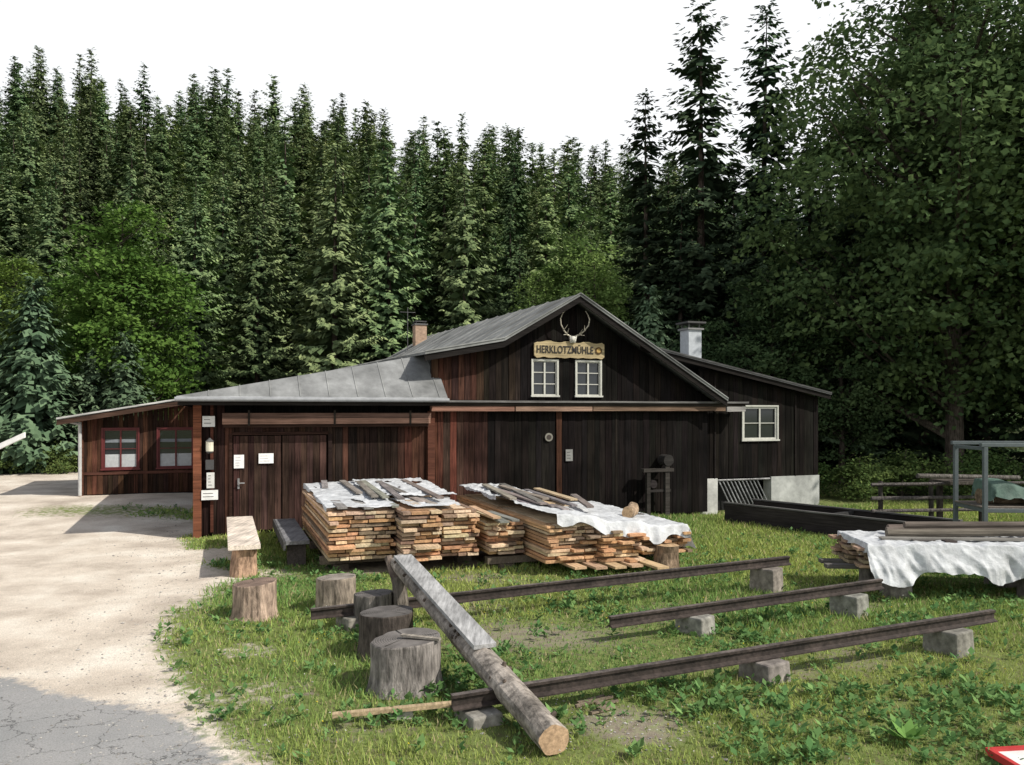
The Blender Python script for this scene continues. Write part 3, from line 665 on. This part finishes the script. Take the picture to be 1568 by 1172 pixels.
mm,_=logm('x',W(7.1,-5.4,.84),W(7.45,-4.9,.85),.1,.1,seg=3,col=(.3,.22,.15)); mm.build('short_log',[M_logb,M_lum],smooth=False)
mm,_=logm('x',W(7.3,-6.3,0),W(7.3,-6.3,.42),.2,.18,seg=4,col=(.22,.16,.11)); mm.build('support_stump',[M_bark,M_lum])

# ---------------------------------------------------------------- stumps, log, benches
def stump(name,x,y,r,h,seed,col=(.2,.17,.145),tc_=(1,1,1)):
    rr=random.Random(seed); m=MB(); n=36; hs=[-.05,0,.05,.12,.3,.55,.8,.97,1.0]
    ph=[rr.uniform(0,6.28) for _ in range(5)]; V=[]
    jag=[rr.uniform(-1,1) for _ in range(n)]
    for k,hh in enumerate(hs):
        fl=1+.16*math.exp(-max(hh,0)*9)-(.02 if hh==1.0 else 0)
        for j in range(n):
            an=2*math.pi*j/n
            q=r*fl*(1+.05*math.sin(2*an+ph[0])+.035*math.sin(3*an+ph[1])+.02*math.sin(7*an+ph[2]+hh)+.022*jag[j]+.01*rr.uniform(-1,1))
            V.append((q*math.cos(an),q*math.sin(an),hh*h+(0.02*r*math.sin(an+ph[3])/.3 if hh>.9 else 0)))
    F=[[i*n+j,i*n+(j+1)%n,(i+1)*n+(j+1)%n,(i+1)*n+j] for i in range(len(hs)-1) for j in range(n)]
    m.add(V,F,col)
    rim=V[-n:]; c=(0,0,sum(v[2] for v in rim)/n)
    inner=[(v[0]*.5,v[1]*.5,(v[2]+c[2])/2+rr.uniform(-.002,.002)) for v in rim]
    m.add(rim+inner+[c],[[j,(j+1)%n,n+(j+1)%n,n+j] for j in range(n)],tc_,1)
    m.add(inner+[c],[[j,(j+1)%n,n] for j in range(n)],tc_,1)
    ck=rr.uniform(0,6.28)
    for q in range(3):
        an=ck+q*2.1+rr.uniform(-.3,.3); L=r*.93; w=.006
        p=[(math.cos(an)*.03,math.sin(an)*.03),(math.cos(an)*L,math.sin(an)*L)]
        nx_,ny_=-math.sin(an)*w,math.cos(an)*w
        zr_=lambda xx,yy: c[2]+.02*r*math.sin(math.atan2(yy,xx)+ph[3])/.3*(math.hypot(xx,yy)/r)+.0035
        m.add([(p[0][0],p[0][1],zr_(*p[0])),(p[1][0]+nx_,p[1][1]+ny_,zr_(*p[1])),(p[1][0]-nx_,p[1][1]-ny_,zr_(*p[1]))],[[0,1,2],[2,1,0]],(.02,.018,.015),0)
    return m.build(name,[M_bark,M_rings],loc=(x,y,float(terr(x,y))),rot=rr.uniform(0,6),smooth=False)
stump('tree_stump',-3.25,10.1,.255,.44,1,(.36,.27,.21),(.8,.6,.5)); stump('tree_stump',-2.3,10.45,.25,.44,2,(.30,.25,.2),(1.1,1.05,1)); stump('tree_stump',-1.66,9.55,.24,.42,3,(.16,.145,.13),(.5,.5,.52))
stump('tree_stump',-1.33,8.5,.30,.47,4,(.09,.075,.065),(.45,.45,.47)); stump('tree_stump',-.99,7.5,.31,.46,5,(.22,.20,.185),(.6,.6,.62))
m=MB(); m.box(-.2,.2,-.025,.025,0,.02,(.3,.27,.23)); o=m.build('wood_slat',M_grey,loc=(-.85,7.42,.485),rot=-.35)
A_=Vector((.33,5.98,.13)); Bv=Vector((-1.38,9.75,.74))
mm,_=logm('x',A_,Bv,.125,.115,n=24,seg=22,col=(.27,.24,.21),endc=(.50,.34,.22),bend=.012,seed=5); 
d=(Bv-A_).normalized(); side=d.cross(Vector((0,0,1))).normalized(); up=side.cross(d)
for k in range(22):
    t_=R.uniform(.03,.97); an=R.uniform(-1.5,1.5); c=A_.lerp(Bv,t_); dr=(up*math.cos(an)+side*math.sin(an)); mm.cyl(c+dr*.1,c+dr*(.13+R.uniform(.0,.015)),.025,.015,(.10,.08,.065),8)
def orient_box(m,c0,c1,w,z0,z1,col,mi=0):
    P=[]
    for zz in (z0,z1):
        P+= [c0-side*w+up*zz, c0+side*w+up*zz, c1+side*w+up*zz, c1-side*w+up*zz]
    m.hexa([tuple(p) for p in P],col,mi)
orient_box(mm,A_.lerp(Bv,.34),A_.lerp(Bv,.97),.11,.105,.145,(.33,.33,.33),2)
mm.build('fallen_log',[M_logb,M_lum,M_grey])
m=MB(); m.cyl((-1.30,9.55,0),(-1.38,9.62,.6),.1,.08,(.15,.13,.11),12,wob=.1); m.cyl((-1.36,9.6,.45),(-1.52,9.75,.82),.06,.05,(.15,.12,.1),8,wob=.1); m.build('forked_post',M_bark)
be=empty('log_bench',(0,0,0))
m=MB()
c0=Vector((-4.15,12.35,.5)); dv=Vector((-ST,CT,0)); sv=Vector((CT,ST,0))
def obox(m,o,l,w,z0,z1,c,mi=0,off=0):
    P=[]
    for zz in (z0,z1):
        z=Vector((0,0,zz)); P+=[o-sv*w+z,o+sv*w+z,o+sv*w+dv*l+z,o-sv*w+dv*l+z]
    m.hexa([tuple(p) for p in P],c,mi)
obox(m,c0,3.6,.24,-.05,.02,(.62,.54,.46)); m.build('seat',M_grey,parent=be)
for t_ in (.25,3.2):
    q=c0+dv*t_; mm,_=logm('leg',(q.x,q.y,-.03),(q.x,q.y,.445),.2,.19,seg=4,col=(.38,.25,.17)); mm.build('leg',[M_bark,M_lum],parent=be)
be=empty('dark_bench',(0,0,0))
m=MB(); c1=Vector((-3.55,13.2,.42)); obox(m,c1,2.9,.19,-.03,.03,(.17,.17,.175)); obox(m,c1-sv*.21,2.9,.02,-.12,.03,(.07,.07,.07)); m.build('seat',M_grey,parent=be)
m=MB()
for t_ in (.2,2.4): obox(m,c1+dv*t_,.15,.15,-.44,-.031,(.08,.07,.065))
m.build('legs',M_grey,parent=be)

# ---------------------------------------------------------------- rails & blocks
def rail(name,p0,p1,h=.12,sect=.055,col=(.05,.038,.033)):
    p0=Vector(p0);p1=Vector(p1); d=(p1-p0); L=d.length; m=MB()
    prof=[(-sect,0),(sect,0),(sect,.012),(.012,.03),(.012,h-.035),(sect*.6,h-.022),(sect*.6,h),(-sect*.6,h),(-sect*.6,h-.022),(-.012,h-.035),(-.012,.03),(-sect,.012)]
    n=len(prof); seg=12; V=[]
    for i in range(seg+1):
        for (a,b) in prof: V.append((L*i/seg,a,b))
    F=[[i*n+j,(i+1)*n+j,(i+1)*n+(j+1)%n,i*n+(j+1)%n] for i in range(seg) for j in range(n)]
    m.add(V,F,col)
    m.add([V[j] for j in range(n)],[list(range(n))],col); m.add([V[seg*n+j] for j in range(n)],[list(range(n))[::-1]],col)
    m.box(0,L,-sect*.55,sect*.55,h+.0005,h+.003,(.12,.10,.09))
    o=m.build(name,M_rust); o.location=p0; o.rotation_euler=(0,-math.asin(d.z/L),math.atan2(d.y,d.x)); return o
rail('steel_rail',(-2.36,9.35,.16),(4.05,11.65,.36)); rail('steel_rail',(1.1,8.95,.17),(4.8,10.35,.30)); rail('steel_rail',(-.50,6.62,.12),(5.33,8.82,.28))
def block(name,x,y,w,d,h,rot,c=(.33,.32,.29)):
    m=MB(); m.hexa([(-w/2,-d/2,-.08),(w/2,-d/2,-.08),(w/2,d/2,-.08),(-w/2,d/2,-.08),(-w/2*.92,-d/2*.9,h),(w/2*.9,-d/2*.94,h+.01),(w/2*.93,d/2*.9,h),(-w/2*.95,d/2*.95,h-.01)],c)
    return m.build(name,M_conc,loc=(x,y,float(terr(x,y))),rot=rot,bevel=.02)
for (x,y,w,h) in ((3.68,11.52,.30,.35),(-1.9,9.52,.3,.16),(2.15,9.35,.28,.21),(4.3,10.16,.3,.27),(-.28,6.7,.3,.10),(2.45,7.73,.32,.19),(4.7,8.58,.34,.25)):
    block('concrete_block',x,y,w,.4,h,TH+.25+R.uniform(-.15,.15),vary((.26,.245,.215),.15))
m=MB(); m.box(-.65,.65,-.03,.03,0,.035,(.42,.32,.2)); o=m.build('wood_plank',M_grey,loc=(-.85,6.72,.08)); o.rotation_euler=(0,-.03,.18)
block('concrete_block',-.95,6.8,.2,.2,.07,.3)
m=MB()
for k in range(6): m.box(R.uniform(-.2,.1),R.uniform(.12,.3),k*.05-.15,k*.05-.12,0,.02,(.2,.16,.12))
m.build('wood_scrap',M_grey,loc=(.72,7.0,.01),rot=.6)
# barrier arm at the left edge, red-white board at the right edge
m=MB(); m.box(-10.75,-10.6,15.0,15.15,-.1,1.3,(.35,.35,.34)); m.box(-10.85,-10.5,14.95,15.2,1.3,1.62,(.5,.5,.48))
m.hexa([(-10.7,15.05,1.42),(-9.22,15.05,2.1),(-9.22,15.1,2.1),(-10.7,15.1,1.42),(-10.7,15.05,1.53),(-9.22,15.05,2.2),(-9.22,15.1,2.2),(-10.7,15.1,1.53)],(.75,.75,.73))
m.build('barrier_arm',M_paint)
m=MB(); m.box(-.3,.3,-.2,.2,0,.03,(.7,.7,.68)); m.box(-.34,-.3,-.24,.24,0,.05,(.45,.04,.04)); m.box(.3,.34,-.24,.24,0,.05,(.45,.04,.04)); m.box(-.3,.3,.2,.24,0,.05,(.45,.04,.04)); m.box(-.3,.3,-.24,-.2,0,.05,(.45,.04,.04))
m.build('warning_board',M_paint,loc=(3.9,5.75,.04),rot=.12)

# ---------------------------------------------------------------- right: tarped timber
m=MB(); RO=-.06
for r in range(5):
    y=-.55
    while y<.55:
        w=R.uniform(.15,.25); c=vary((.3,.22,.15),.3); x0=R.uniform(-.12,.1); x1=4.6+R.uniform(-.2,.2)
        m.box(x0,x1,y,y+w-.01,.42+r*.06,.42+r*.06+.04,c); y+=w
    for q in (.3,2.2,4.2): m.box(q,q+.05,-.5,.5,.46+r*.06,.48+r*.06,(.2,.15,.1))
for q in (.35,2.3,4.1): m.box(q,q+.2,-.6,.65,.30,.415,(.13,.11,.09))
m.box(-.45,.9,-.3,-.15,.36,.415,(.14,.13,.12)); m.box(-.4,.8,.1,.25,.36,.41,(.14,.13,.12))
m.build('timber_pile',M_hor,loc=(4.95,11.6,0),rot=RO)
for (x,y) in ((5.4,11.2),(5.45,12.0),(7.25,11.05),(7.3,11.9),(9.0,11.1),(9.1,11.8)): block('concrete_block',x,y,.34,.3,.30,.1,(.2,.185,.165))
tarp('plastic_sheet',-.14,4.9,-1.12,.62,(0,4.6,-.6,.6),lambda s,t:.735+0*s,.035,31,nx=240,ny=100,loc=(4.95,11.6,0),rot=RO,ir=.26,hole_t=.9)
m=MB()
for i,(y,z,r) in enumerate(((-.1,.84,.06),(.15,.85,.05),(.35,.84,.07),(.02,.95,.05))):
    m.cyl((.45+i*.1,y,z),(4.5,y+.1-.05*i,z+.05),r,r*.8,vary((.13,.11,.095),.2),10,wob=.08)
m.box(.3,4.6,-.32,-.2,.78,.81,(.22,.21,.19)); m.box(1.1,1.25,-.5,-.35,.76,.80,(.06,.05,.045)); m.box(.7,1.0,-.4,-.33,.78,.80,(.13,.12,.11))
m.build('wood_poles',M_hor,loc=(4.95,11.6,0),rot=RO)
m=MB(); GB=(.10,.12,.125)
for x in (0,1.9):
    for y in (0,1.0): m.box(x,x+.07,y,y+.07,-.05,1.98,GB)
for y in (0,1.0): m.box(-.04,2.05,y-.001,y+.08,1.985,2.05,GB); m.box(.07,1.9,y+.02,y+.06,.85,.92,GB)
for x in (0,1.9): m.box(x+.02,x+.06,.07,1.0,1.92,1.98,GB); m.box(x+.02,x+.06,.07,1.0,.85,.92,GB)
m.box(.0,1.95,0.1,1.0,.925,.95,(.15,.13,.11))
m.build('metal_frame',M_paint,loc=(8.12,13.7,0),rot=-.05,bevel=.006)
tarp('green_tarpaulin',.02,1.9,.02,1.05,(.25,1.7,.25,.8),lambda s,t:1.22+.1*np.sin(s*4),.06,51,nx=50,ny=40,loc=(8.12,13.7,0),rot=-.05,col=(.10,.16,.13),hole_t=.95)
m=MB(); m.cyl((.2,.55,1.08),(1.8,.55,1.08),.14,.14,(.2,.15,.1),12); m.build('covered_log',M_logb,loc=(8.12,13.7,0),rot=-.05)
m=MB(); FC=(.05,.045,.04)
for x in (0,1.15,2.3,3.4): m.cyl((x,0,-.1),(x,.02,1.05),.06,.05,FC,8,wob=.1)
for z,y in ((.98,-.07),(.68,-.07),(.4,-.07)): m.cyl((-.25,y,z),(3.7,y+.03,z+.03),.04,.035,(.10,.09,.085),8,wob=.12)
m.cyl((.6,-.4,1.2),(3.3,.2,1.1),.05,.05,(.12,.11,.10),8); m.box(1.4,2.6,-.3,.5,1.0,1.06,(.08,.07,.06)); m.box(1.5,1.6,.3,.4,0,1,(.06,.05,.045))
m.build('wooden_railing',M_bark,loc=(8.15,17.6,0),rot=.05)
m=MB()
d0=Vector((5.15,19.3,0)); d1=Vector((7.8,15.9,0)); dd=(d1-d0); L=dd.length
DW=(.035,.032,.030)
for off in (0,1.15):
    for k in range(2): m.box(0,L+(.6 if off else 0),off+.005*k,off+.05+.005*k,-.15+k*.26,.105+k*.26,vary(DW,.2))
    m.box(-.02,L+(.62 if off else .02),off-.03,off+.08,.37,.40,(.10,.098,.095))
m.box(0,L,.07,1.15,-.12,-.02,(.02,.02,.018)); m.box(L*.6,L*.6+.08,.09,1.14,.28,.36,(.04,.04,.04))
m.build('wooden_flume',M_hor,loc=d0,rot=math.atan2(dd.y,dd.x))

# ---------------------------------------------------------------- TREES
def spruce_mesh(name,H,Rm,seed,dens=1.0,base=.04,droop=.35,c0=(.065,.105,.05),c1=(.19,.24,.11),twig=1.0,pw=.8):
    r=np.random.default_rng(seed); m=MB()
    m.cyl((0,0,-.5),(0,0,H*.97),H*.012+.04,.01,(.07,.055,.045),7,1)
    z=H*base; bs=[];ds=[];sd=[];Ls=[];Ws=[];cs=[]
    while z<H*.985:
        f=z/H; prof=(1-f)**pw*(.85+.35*r.random()); 
        if f<.18: prof*=.75+.25*f/.18
        rad=Rm*prof+.08; nb=int(r.integers(6,10)*dens)+1
        for _ in range(nb):
            az=r.random()*6.283; ln=rad*r.uniform(.55,1.15); zz=z+r.uniform(-.15,.15)
            n=max(3,int(ln/.19*twig)); u=np.linspace(.15,1,n)
            o=np.array([math.cos(az),math.sin(az),0]); sv_=np.array([-math.sin(az),math.cos(az),0])
            lift=.25 if f>.8 else 0
            dz=-(droop*(1-f*.6))*ln*u+ (.28)*ln*u**2.2+lift*ln*u
            P=o[None]*(ln*u)[:,None]; P[:,2]=zz+dz
            bt=r.uniform(.7,1.25)
            for sg in (-1,1):
                a=r.uniform(.3,1.1,n); d=o[None]*np.cos(a)[:,None]+sv_[None]*(sg*np.sin(a))[:,None]; d[:,2]=-r.uniform(.1,1.1,n)
                d/=np.linalg.norm(d,axis=1)[:,None]
                L=(.26+.38*(1-u)*min(1,ln))*r.uniform(.7,1.3,n)*(.5+.5*min(1,rad/1.2))
                ref=np.cross(o,sv_)[None]*1.0+o[None]*r.uniform(0,1.4,n)[:,None]+r.normal(0,.25,(n,3))
                s2=np.cross(d,ref); s2/=np.linalg.norm(s2,axis=1)[:,None]+1e-6
                bs.append(P.copy()); ds.append(d); sd.append(s2); Ls.append(L); Ws.append(L*r.uniform(.2,.34,n))
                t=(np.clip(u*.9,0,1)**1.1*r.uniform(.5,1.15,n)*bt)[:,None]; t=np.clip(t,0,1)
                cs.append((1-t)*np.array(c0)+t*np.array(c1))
            d=o+np.array([0,0,-.1]); bs.append(P[-1:]); ds.append((d/np.linalg.norm(d))[None]); sd.append(sv_[None]); Ls.append([.28]); Ws.append([.06]); cs.append(np.array([c1]))
        z+=H*.022*r.uniform(.75,1.3)/ (dens**.3)
    m.leaves(np.concatenate(bs),np.concatenate(ds),np.concatenate(sd),np.concatenate(Ls),np.concatenate(Ws),np.concatenate(cs),0)
    return m.mesh(name,[M_spruce,M_bark])
def leaf_mesh(name,H,cr,z0,seed,ncl=150,nl=170,ls=.11,c0=(.035,.075,.015),c1=(.10,.17,.035),sig=.38,droop=0,shape=1.0,trunk=.16,flat=.5):
    r=np.random.default_rng(seed); m=MB()
    m.cyl((0,0,-.3),(0,0,z0+.3*(H-z0)),trunk,trunk*.7,(.09,.075,.06),9,1,wob=.06); m.cyl((0,0,z0+.3*(H-z0)),(.1,.1,H*.93),trunk*.7,.02,(.09,.075,.06),7,1)
    cz=(H+z0)/2; hz=(H-z0)/2
    C=[]
    lob=r.normal(0,1,(9,3)); lob/=np.linalg.norm(lob,axis=1)[:,None]; la=r.uniform(-.35,.3,9)
    while len(C)<ncl:
        d=r.normal(0,1,3); d/=np.linalg.norm(d); q=r.random()**.36
        bump=1+sum(a*max(0,float(d@l))**4 for a,l in zip(la,lob))
        w=cr*(1-.35*max(0,d[2])**1.0*shape)
        p=np.array([d[0]*w,d[1]*w,d[2]*hz])*q*bump; C.append(p+np.array([0,0,cz]))
    C=np.array(C)
    for i in range(0,ncl,3):
        c=C[i]; zb=max(z0*.8,c[2]-abs(np.hypot(c[0],c[1]))*.8); mid=(c[0]*.45,c[1]*.45,zb+(c[2]-zb)*.35)
        m.cyl((0,0,zb),mid,.05*trunk/.16,.03*trunk/.16,(.07,.06,.045),5,1); m.cyl(mid,tuple(c),.03*trunk/.16,.01,(.07,.06,.045),5,1)
    n=ncl*nl; cid=np.repeat(np.arange(ncl),nl); sc=r.uniform(.5,1.35,ncl)[cid]*sig*cr/3
    off=r.normal(0,1,(n,3)); off*=np.minimum(1,1.7/np.linalg.norm(off,axis=1))[:,None]
    off=off*sc[:,None]*np.array([1.2,1.2,flat]); off[:,2]-=(.35*(off[:,0]**2+off[:,1]**2)/(sc+.01))*.5; off[:,2]-=droop*np.abs(off[:,0])
    P=C[cid]+off
    d=r.normal(0,1,(n,3)); d[:,2]=d[:,2]*.4-.3-droop; d/=np.linalg.norm(d,axis=1)[:,None]
    outw=C[cid]-np.array([0,0,cz]); outw/=np.linalg.norm(outw,axis=1)[:,None]+1e-6
    s2=np.cross(d,r.normal(0,1,(n,3))*.4+np.array([0,0,.7])+outw*.7); s2/=np.linalg.norm(s2,axis=1)[:,None]+1e-6
    L=ls*r.uniform(.6,1.4,n); t=np.clip(r.uniform(0,1,ncl)[cid]*.6+r.uniform(0,.5,n),0,1)[:,None]
    c=(1-t)*np.array(c0)+t*np.array(c1)
    m.leaves(P,d,s2,L,L*r.uniform(.28,.42,n),c,0)
    return m.mesh(name,[M_leaf,M_bark])
def put(name,me,x,y,s=1,rot=0,parent=None,z=None,sz=None):
    o=bpy.data.objects.new(name,me); COL.objects.link(o); o.location=(x,y,float(terr(x,y)) if z is None else z); o.scale=(s,s,sz or s); o.rotation_euler=(R.uniform(-.02,.02),R.uniform(-.02,.02),rot)
    if parent: o.parent=parent
    return o
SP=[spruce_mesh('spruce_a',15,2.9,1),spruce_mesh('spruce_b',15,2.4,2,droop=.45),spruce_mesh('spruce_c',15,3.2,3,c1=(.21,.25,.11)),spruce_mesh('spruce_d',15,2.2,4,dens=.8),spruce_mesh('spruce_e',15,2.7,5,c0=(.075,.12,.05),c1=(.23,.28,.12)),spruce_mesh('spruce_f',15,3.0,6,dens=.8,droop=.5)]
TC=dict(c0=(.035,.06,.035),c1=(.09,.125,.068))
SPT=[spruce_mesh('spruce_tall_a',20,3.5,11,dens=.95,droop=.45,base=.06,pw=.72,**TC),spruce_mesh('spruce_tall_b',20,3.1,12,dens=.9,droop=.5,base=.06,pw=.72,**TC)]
forest=empty('spruce_forest')
y=36.0; k=0
while y<119:
    sp=3.2+.022*(y-36)
    x=-.68*y-3
    while x<.62*y+2:
        px=x+R.uniform(-1.1,1.1); py=y+R.uniform(-1.3,1.3)
        u=784+1220*px/py
        h=np.interp(py,[36,60,100,130],[12.5,14,15.5,16])*R.uniform(.74,1.2)
        if u>1330 and py>55: x+=sp; continue
        if py<44:
            if u>860: h*=.9
            if u<260: h*=.82
            if 90<u<280 and py<41: h*=.55
        if py<39 and R.random()<.15: x+=sp; continue
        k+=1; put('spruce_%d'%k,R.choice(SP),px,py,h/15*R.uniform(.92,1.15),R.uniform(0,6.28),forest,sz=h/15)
        x+=sp*R.uniform(.8,1.2)
    y+=sp*.95
print('forest',k)
for (x,y,h,i) in ((8.2,34.5,20.6,0),(11.0,35.5,20.6,1),(6.1,36,16.9,1),(9.6,33.8,13.5,0),(12.7,34.5,15,0),(7.0,33.5,12.5,1)):
    put('spruce_tree',SPT[i],x,y,h/20*1.1,R.uniform(0,6),sz=h/20)
MS=spruce_mesh('spruce_young',5,1.6,21,dens=1.1,base=.02,droop=.1,c0=(.055,.095,.055),c1=(.15,.21,.12))
put('young_spruce',MS,4.7,27.5,1.1,1.,sz=1.32,z=.3); put('young_spruce',MS,-18.4,30.5,1.35,2,sz=1.5); put('young_spruce',MS,-16.6,31.5,.95,3); put('young_spruce',MS,-20.6,31,1.2,4,sz=1.7); put('young_spruce',MS,-15.2,31.5,1.0,5,sz=1.1)
GR=leaf_mesh('maple',11.5,3.0,.8,31,150,140,.19,c0=(.055,.11,.025),c1=(.14,.22,.05),sig=.5)
put('maple_tree',GR,-16.6,34,1,0); put('maple_tree',GR,-22.5,36,.8,2.)
LG=leaf_mesh('birch',11,2.2,1.5,32,110,140,.16,c0=(.12,.19,.06),c1=(.27,.35,.11),sig=.5)
put('birch_tree',LG,2.9,36.2,1.0,1); put('birch_tree',LG,1.0,35.2,.8,3); put('birch_tree',LG,3.6,33.6,.9,4)
BG=leaf_mesh('big_tree',19.5,5.4,1.8,41,360,150,.21,c0=(.045,.09,.04),c1=(.14,.21,.08),sig=.42,droop=.2,shape=.5,trunk=.32,flat=.4)
put('broadleaf_tree',BG,15.3,27.5,1.0,0); put('broadleaf_tree',BG,20.5,25.0,1.05,2.1); put('broadleaf_tree',BG,19.5,33,1.1,4)
put('spruce_tree',SPT[0],13.2,30.5,.8,1,sz=.72); put('spruce_tree',SPT[1],16.5,32.,1.1,1); put('spruce_tree',SPT[0],21,30,1.1,2); put('spruce_tree',SPT[0],24.5,33,1.1,2)
BM=leaf_mesh('dark_tree',8.5,2.3,.6,42,110,150,.15,c0=(.055,.10,.045),c1=(.12,.175,.075),sig=.5)
put('alder_tree',BM,9.6,29.5,.95,0); put('alder_tree',BM,12.0,29.0,.8,2); put('alder_tree',BM,7.2,31,.75,3)
SH=leaf_mesh('shrub',1.7,1.2,.05,43,45,90,.1,c0=(.06,.12,.04),c1=(.15,.22,.07),sig=.7,trunk=.04)
for (x,y,s) in ((10.2,23.5,.8),(12.0,24.5,.9),(14.2,24,1.0),(8.9,25,.9),(16.5,22.5,1.0),(12.9,22.2,.6),(18,24,1.2),(-21.5,29,1.1),(-19,29.6,.8),(-17,29.8,.7)): put('shrub',SH,x,y,s,R.uniform(0,6))

# ---------------------------------------------------------------- light, sky, camera
EL=math.radians(43); AZ=math.radians(-22)
to_sun=Vector((math.cos(AZ)*math.cos(EL),math.sin(AZ)*math.cos(EL),math.sin(EL)))
L=bpy.data.lights.new('sun','SUN'); L.energy=5; L.angle=math.radians(.5); L.color=(1,.95,.86)
so=bpy.data.objects.new('sun',L); COL.objects.link(so); so.rotation_euler=to_sun.to_track_quat('Z','Y').to_euler(); so.location=(20,-5,30)
w=bpy.data.worlds.new('World'); scene.world=w; w.use_nodes=True; n=w.node_tree.nodes; l=w.node_tree.links
bg=n['Background']; bg.inputs['Strength'].default_value=.1
sk=n.new('ShaderNodeTexSky'); sk.sky_type='NISHITA'; sk.sun_disc=False; sk.sun_elevation=EL; sk.sun_rotation=math.atan2(to_sun.x,to_sun.y); sk.dust_density=2.5
tc=n.new('ShaderNodeTexCoord'); sx=n.new('ShaderNodeSeparateXYZ'); l.new(tc.outputs['Generated'],sx.inputs[0])
mr=n.new('ShaderNodeMapRange'); mr.interpolation_type='SMOOTHSTEP'; mr.inputs[1].default_value=.5; mr.inputs[2].default_value=.72; mr.inputs[3].default_value=1; mr.inputs[4].default_value=.08
l.new(sx.outputs['Z'],mr.inputs[0])
mx=n.new('ShaderNodeMix'); mx.data_type='RGBA'; l.new(mr.outputs[0],mx.inputs[0]); l.new(sk.outputs[0],mx.inputs[6]); mx.inputs[7].default_value=(10.6,10.8,11.0,1)
l.new(mx.outputs[2],bg.inputs['Color'])
cam=bpy.data.cameras.new('camera'); cam.lens=28; cam.sensor_width=36; cam.shift_y=.028; cam.clip_end=5000
co=bpy.data.objects.new('camera',cam); COL.objects.link(co); co.location=(0,0,2.6); co.rotation_euler=(math.pi/2,0,0); scene.camera=co
scene.view_settings.view_transform='Standard'; scene.view_settings.look='None'; scene.view_settings.exposure=0
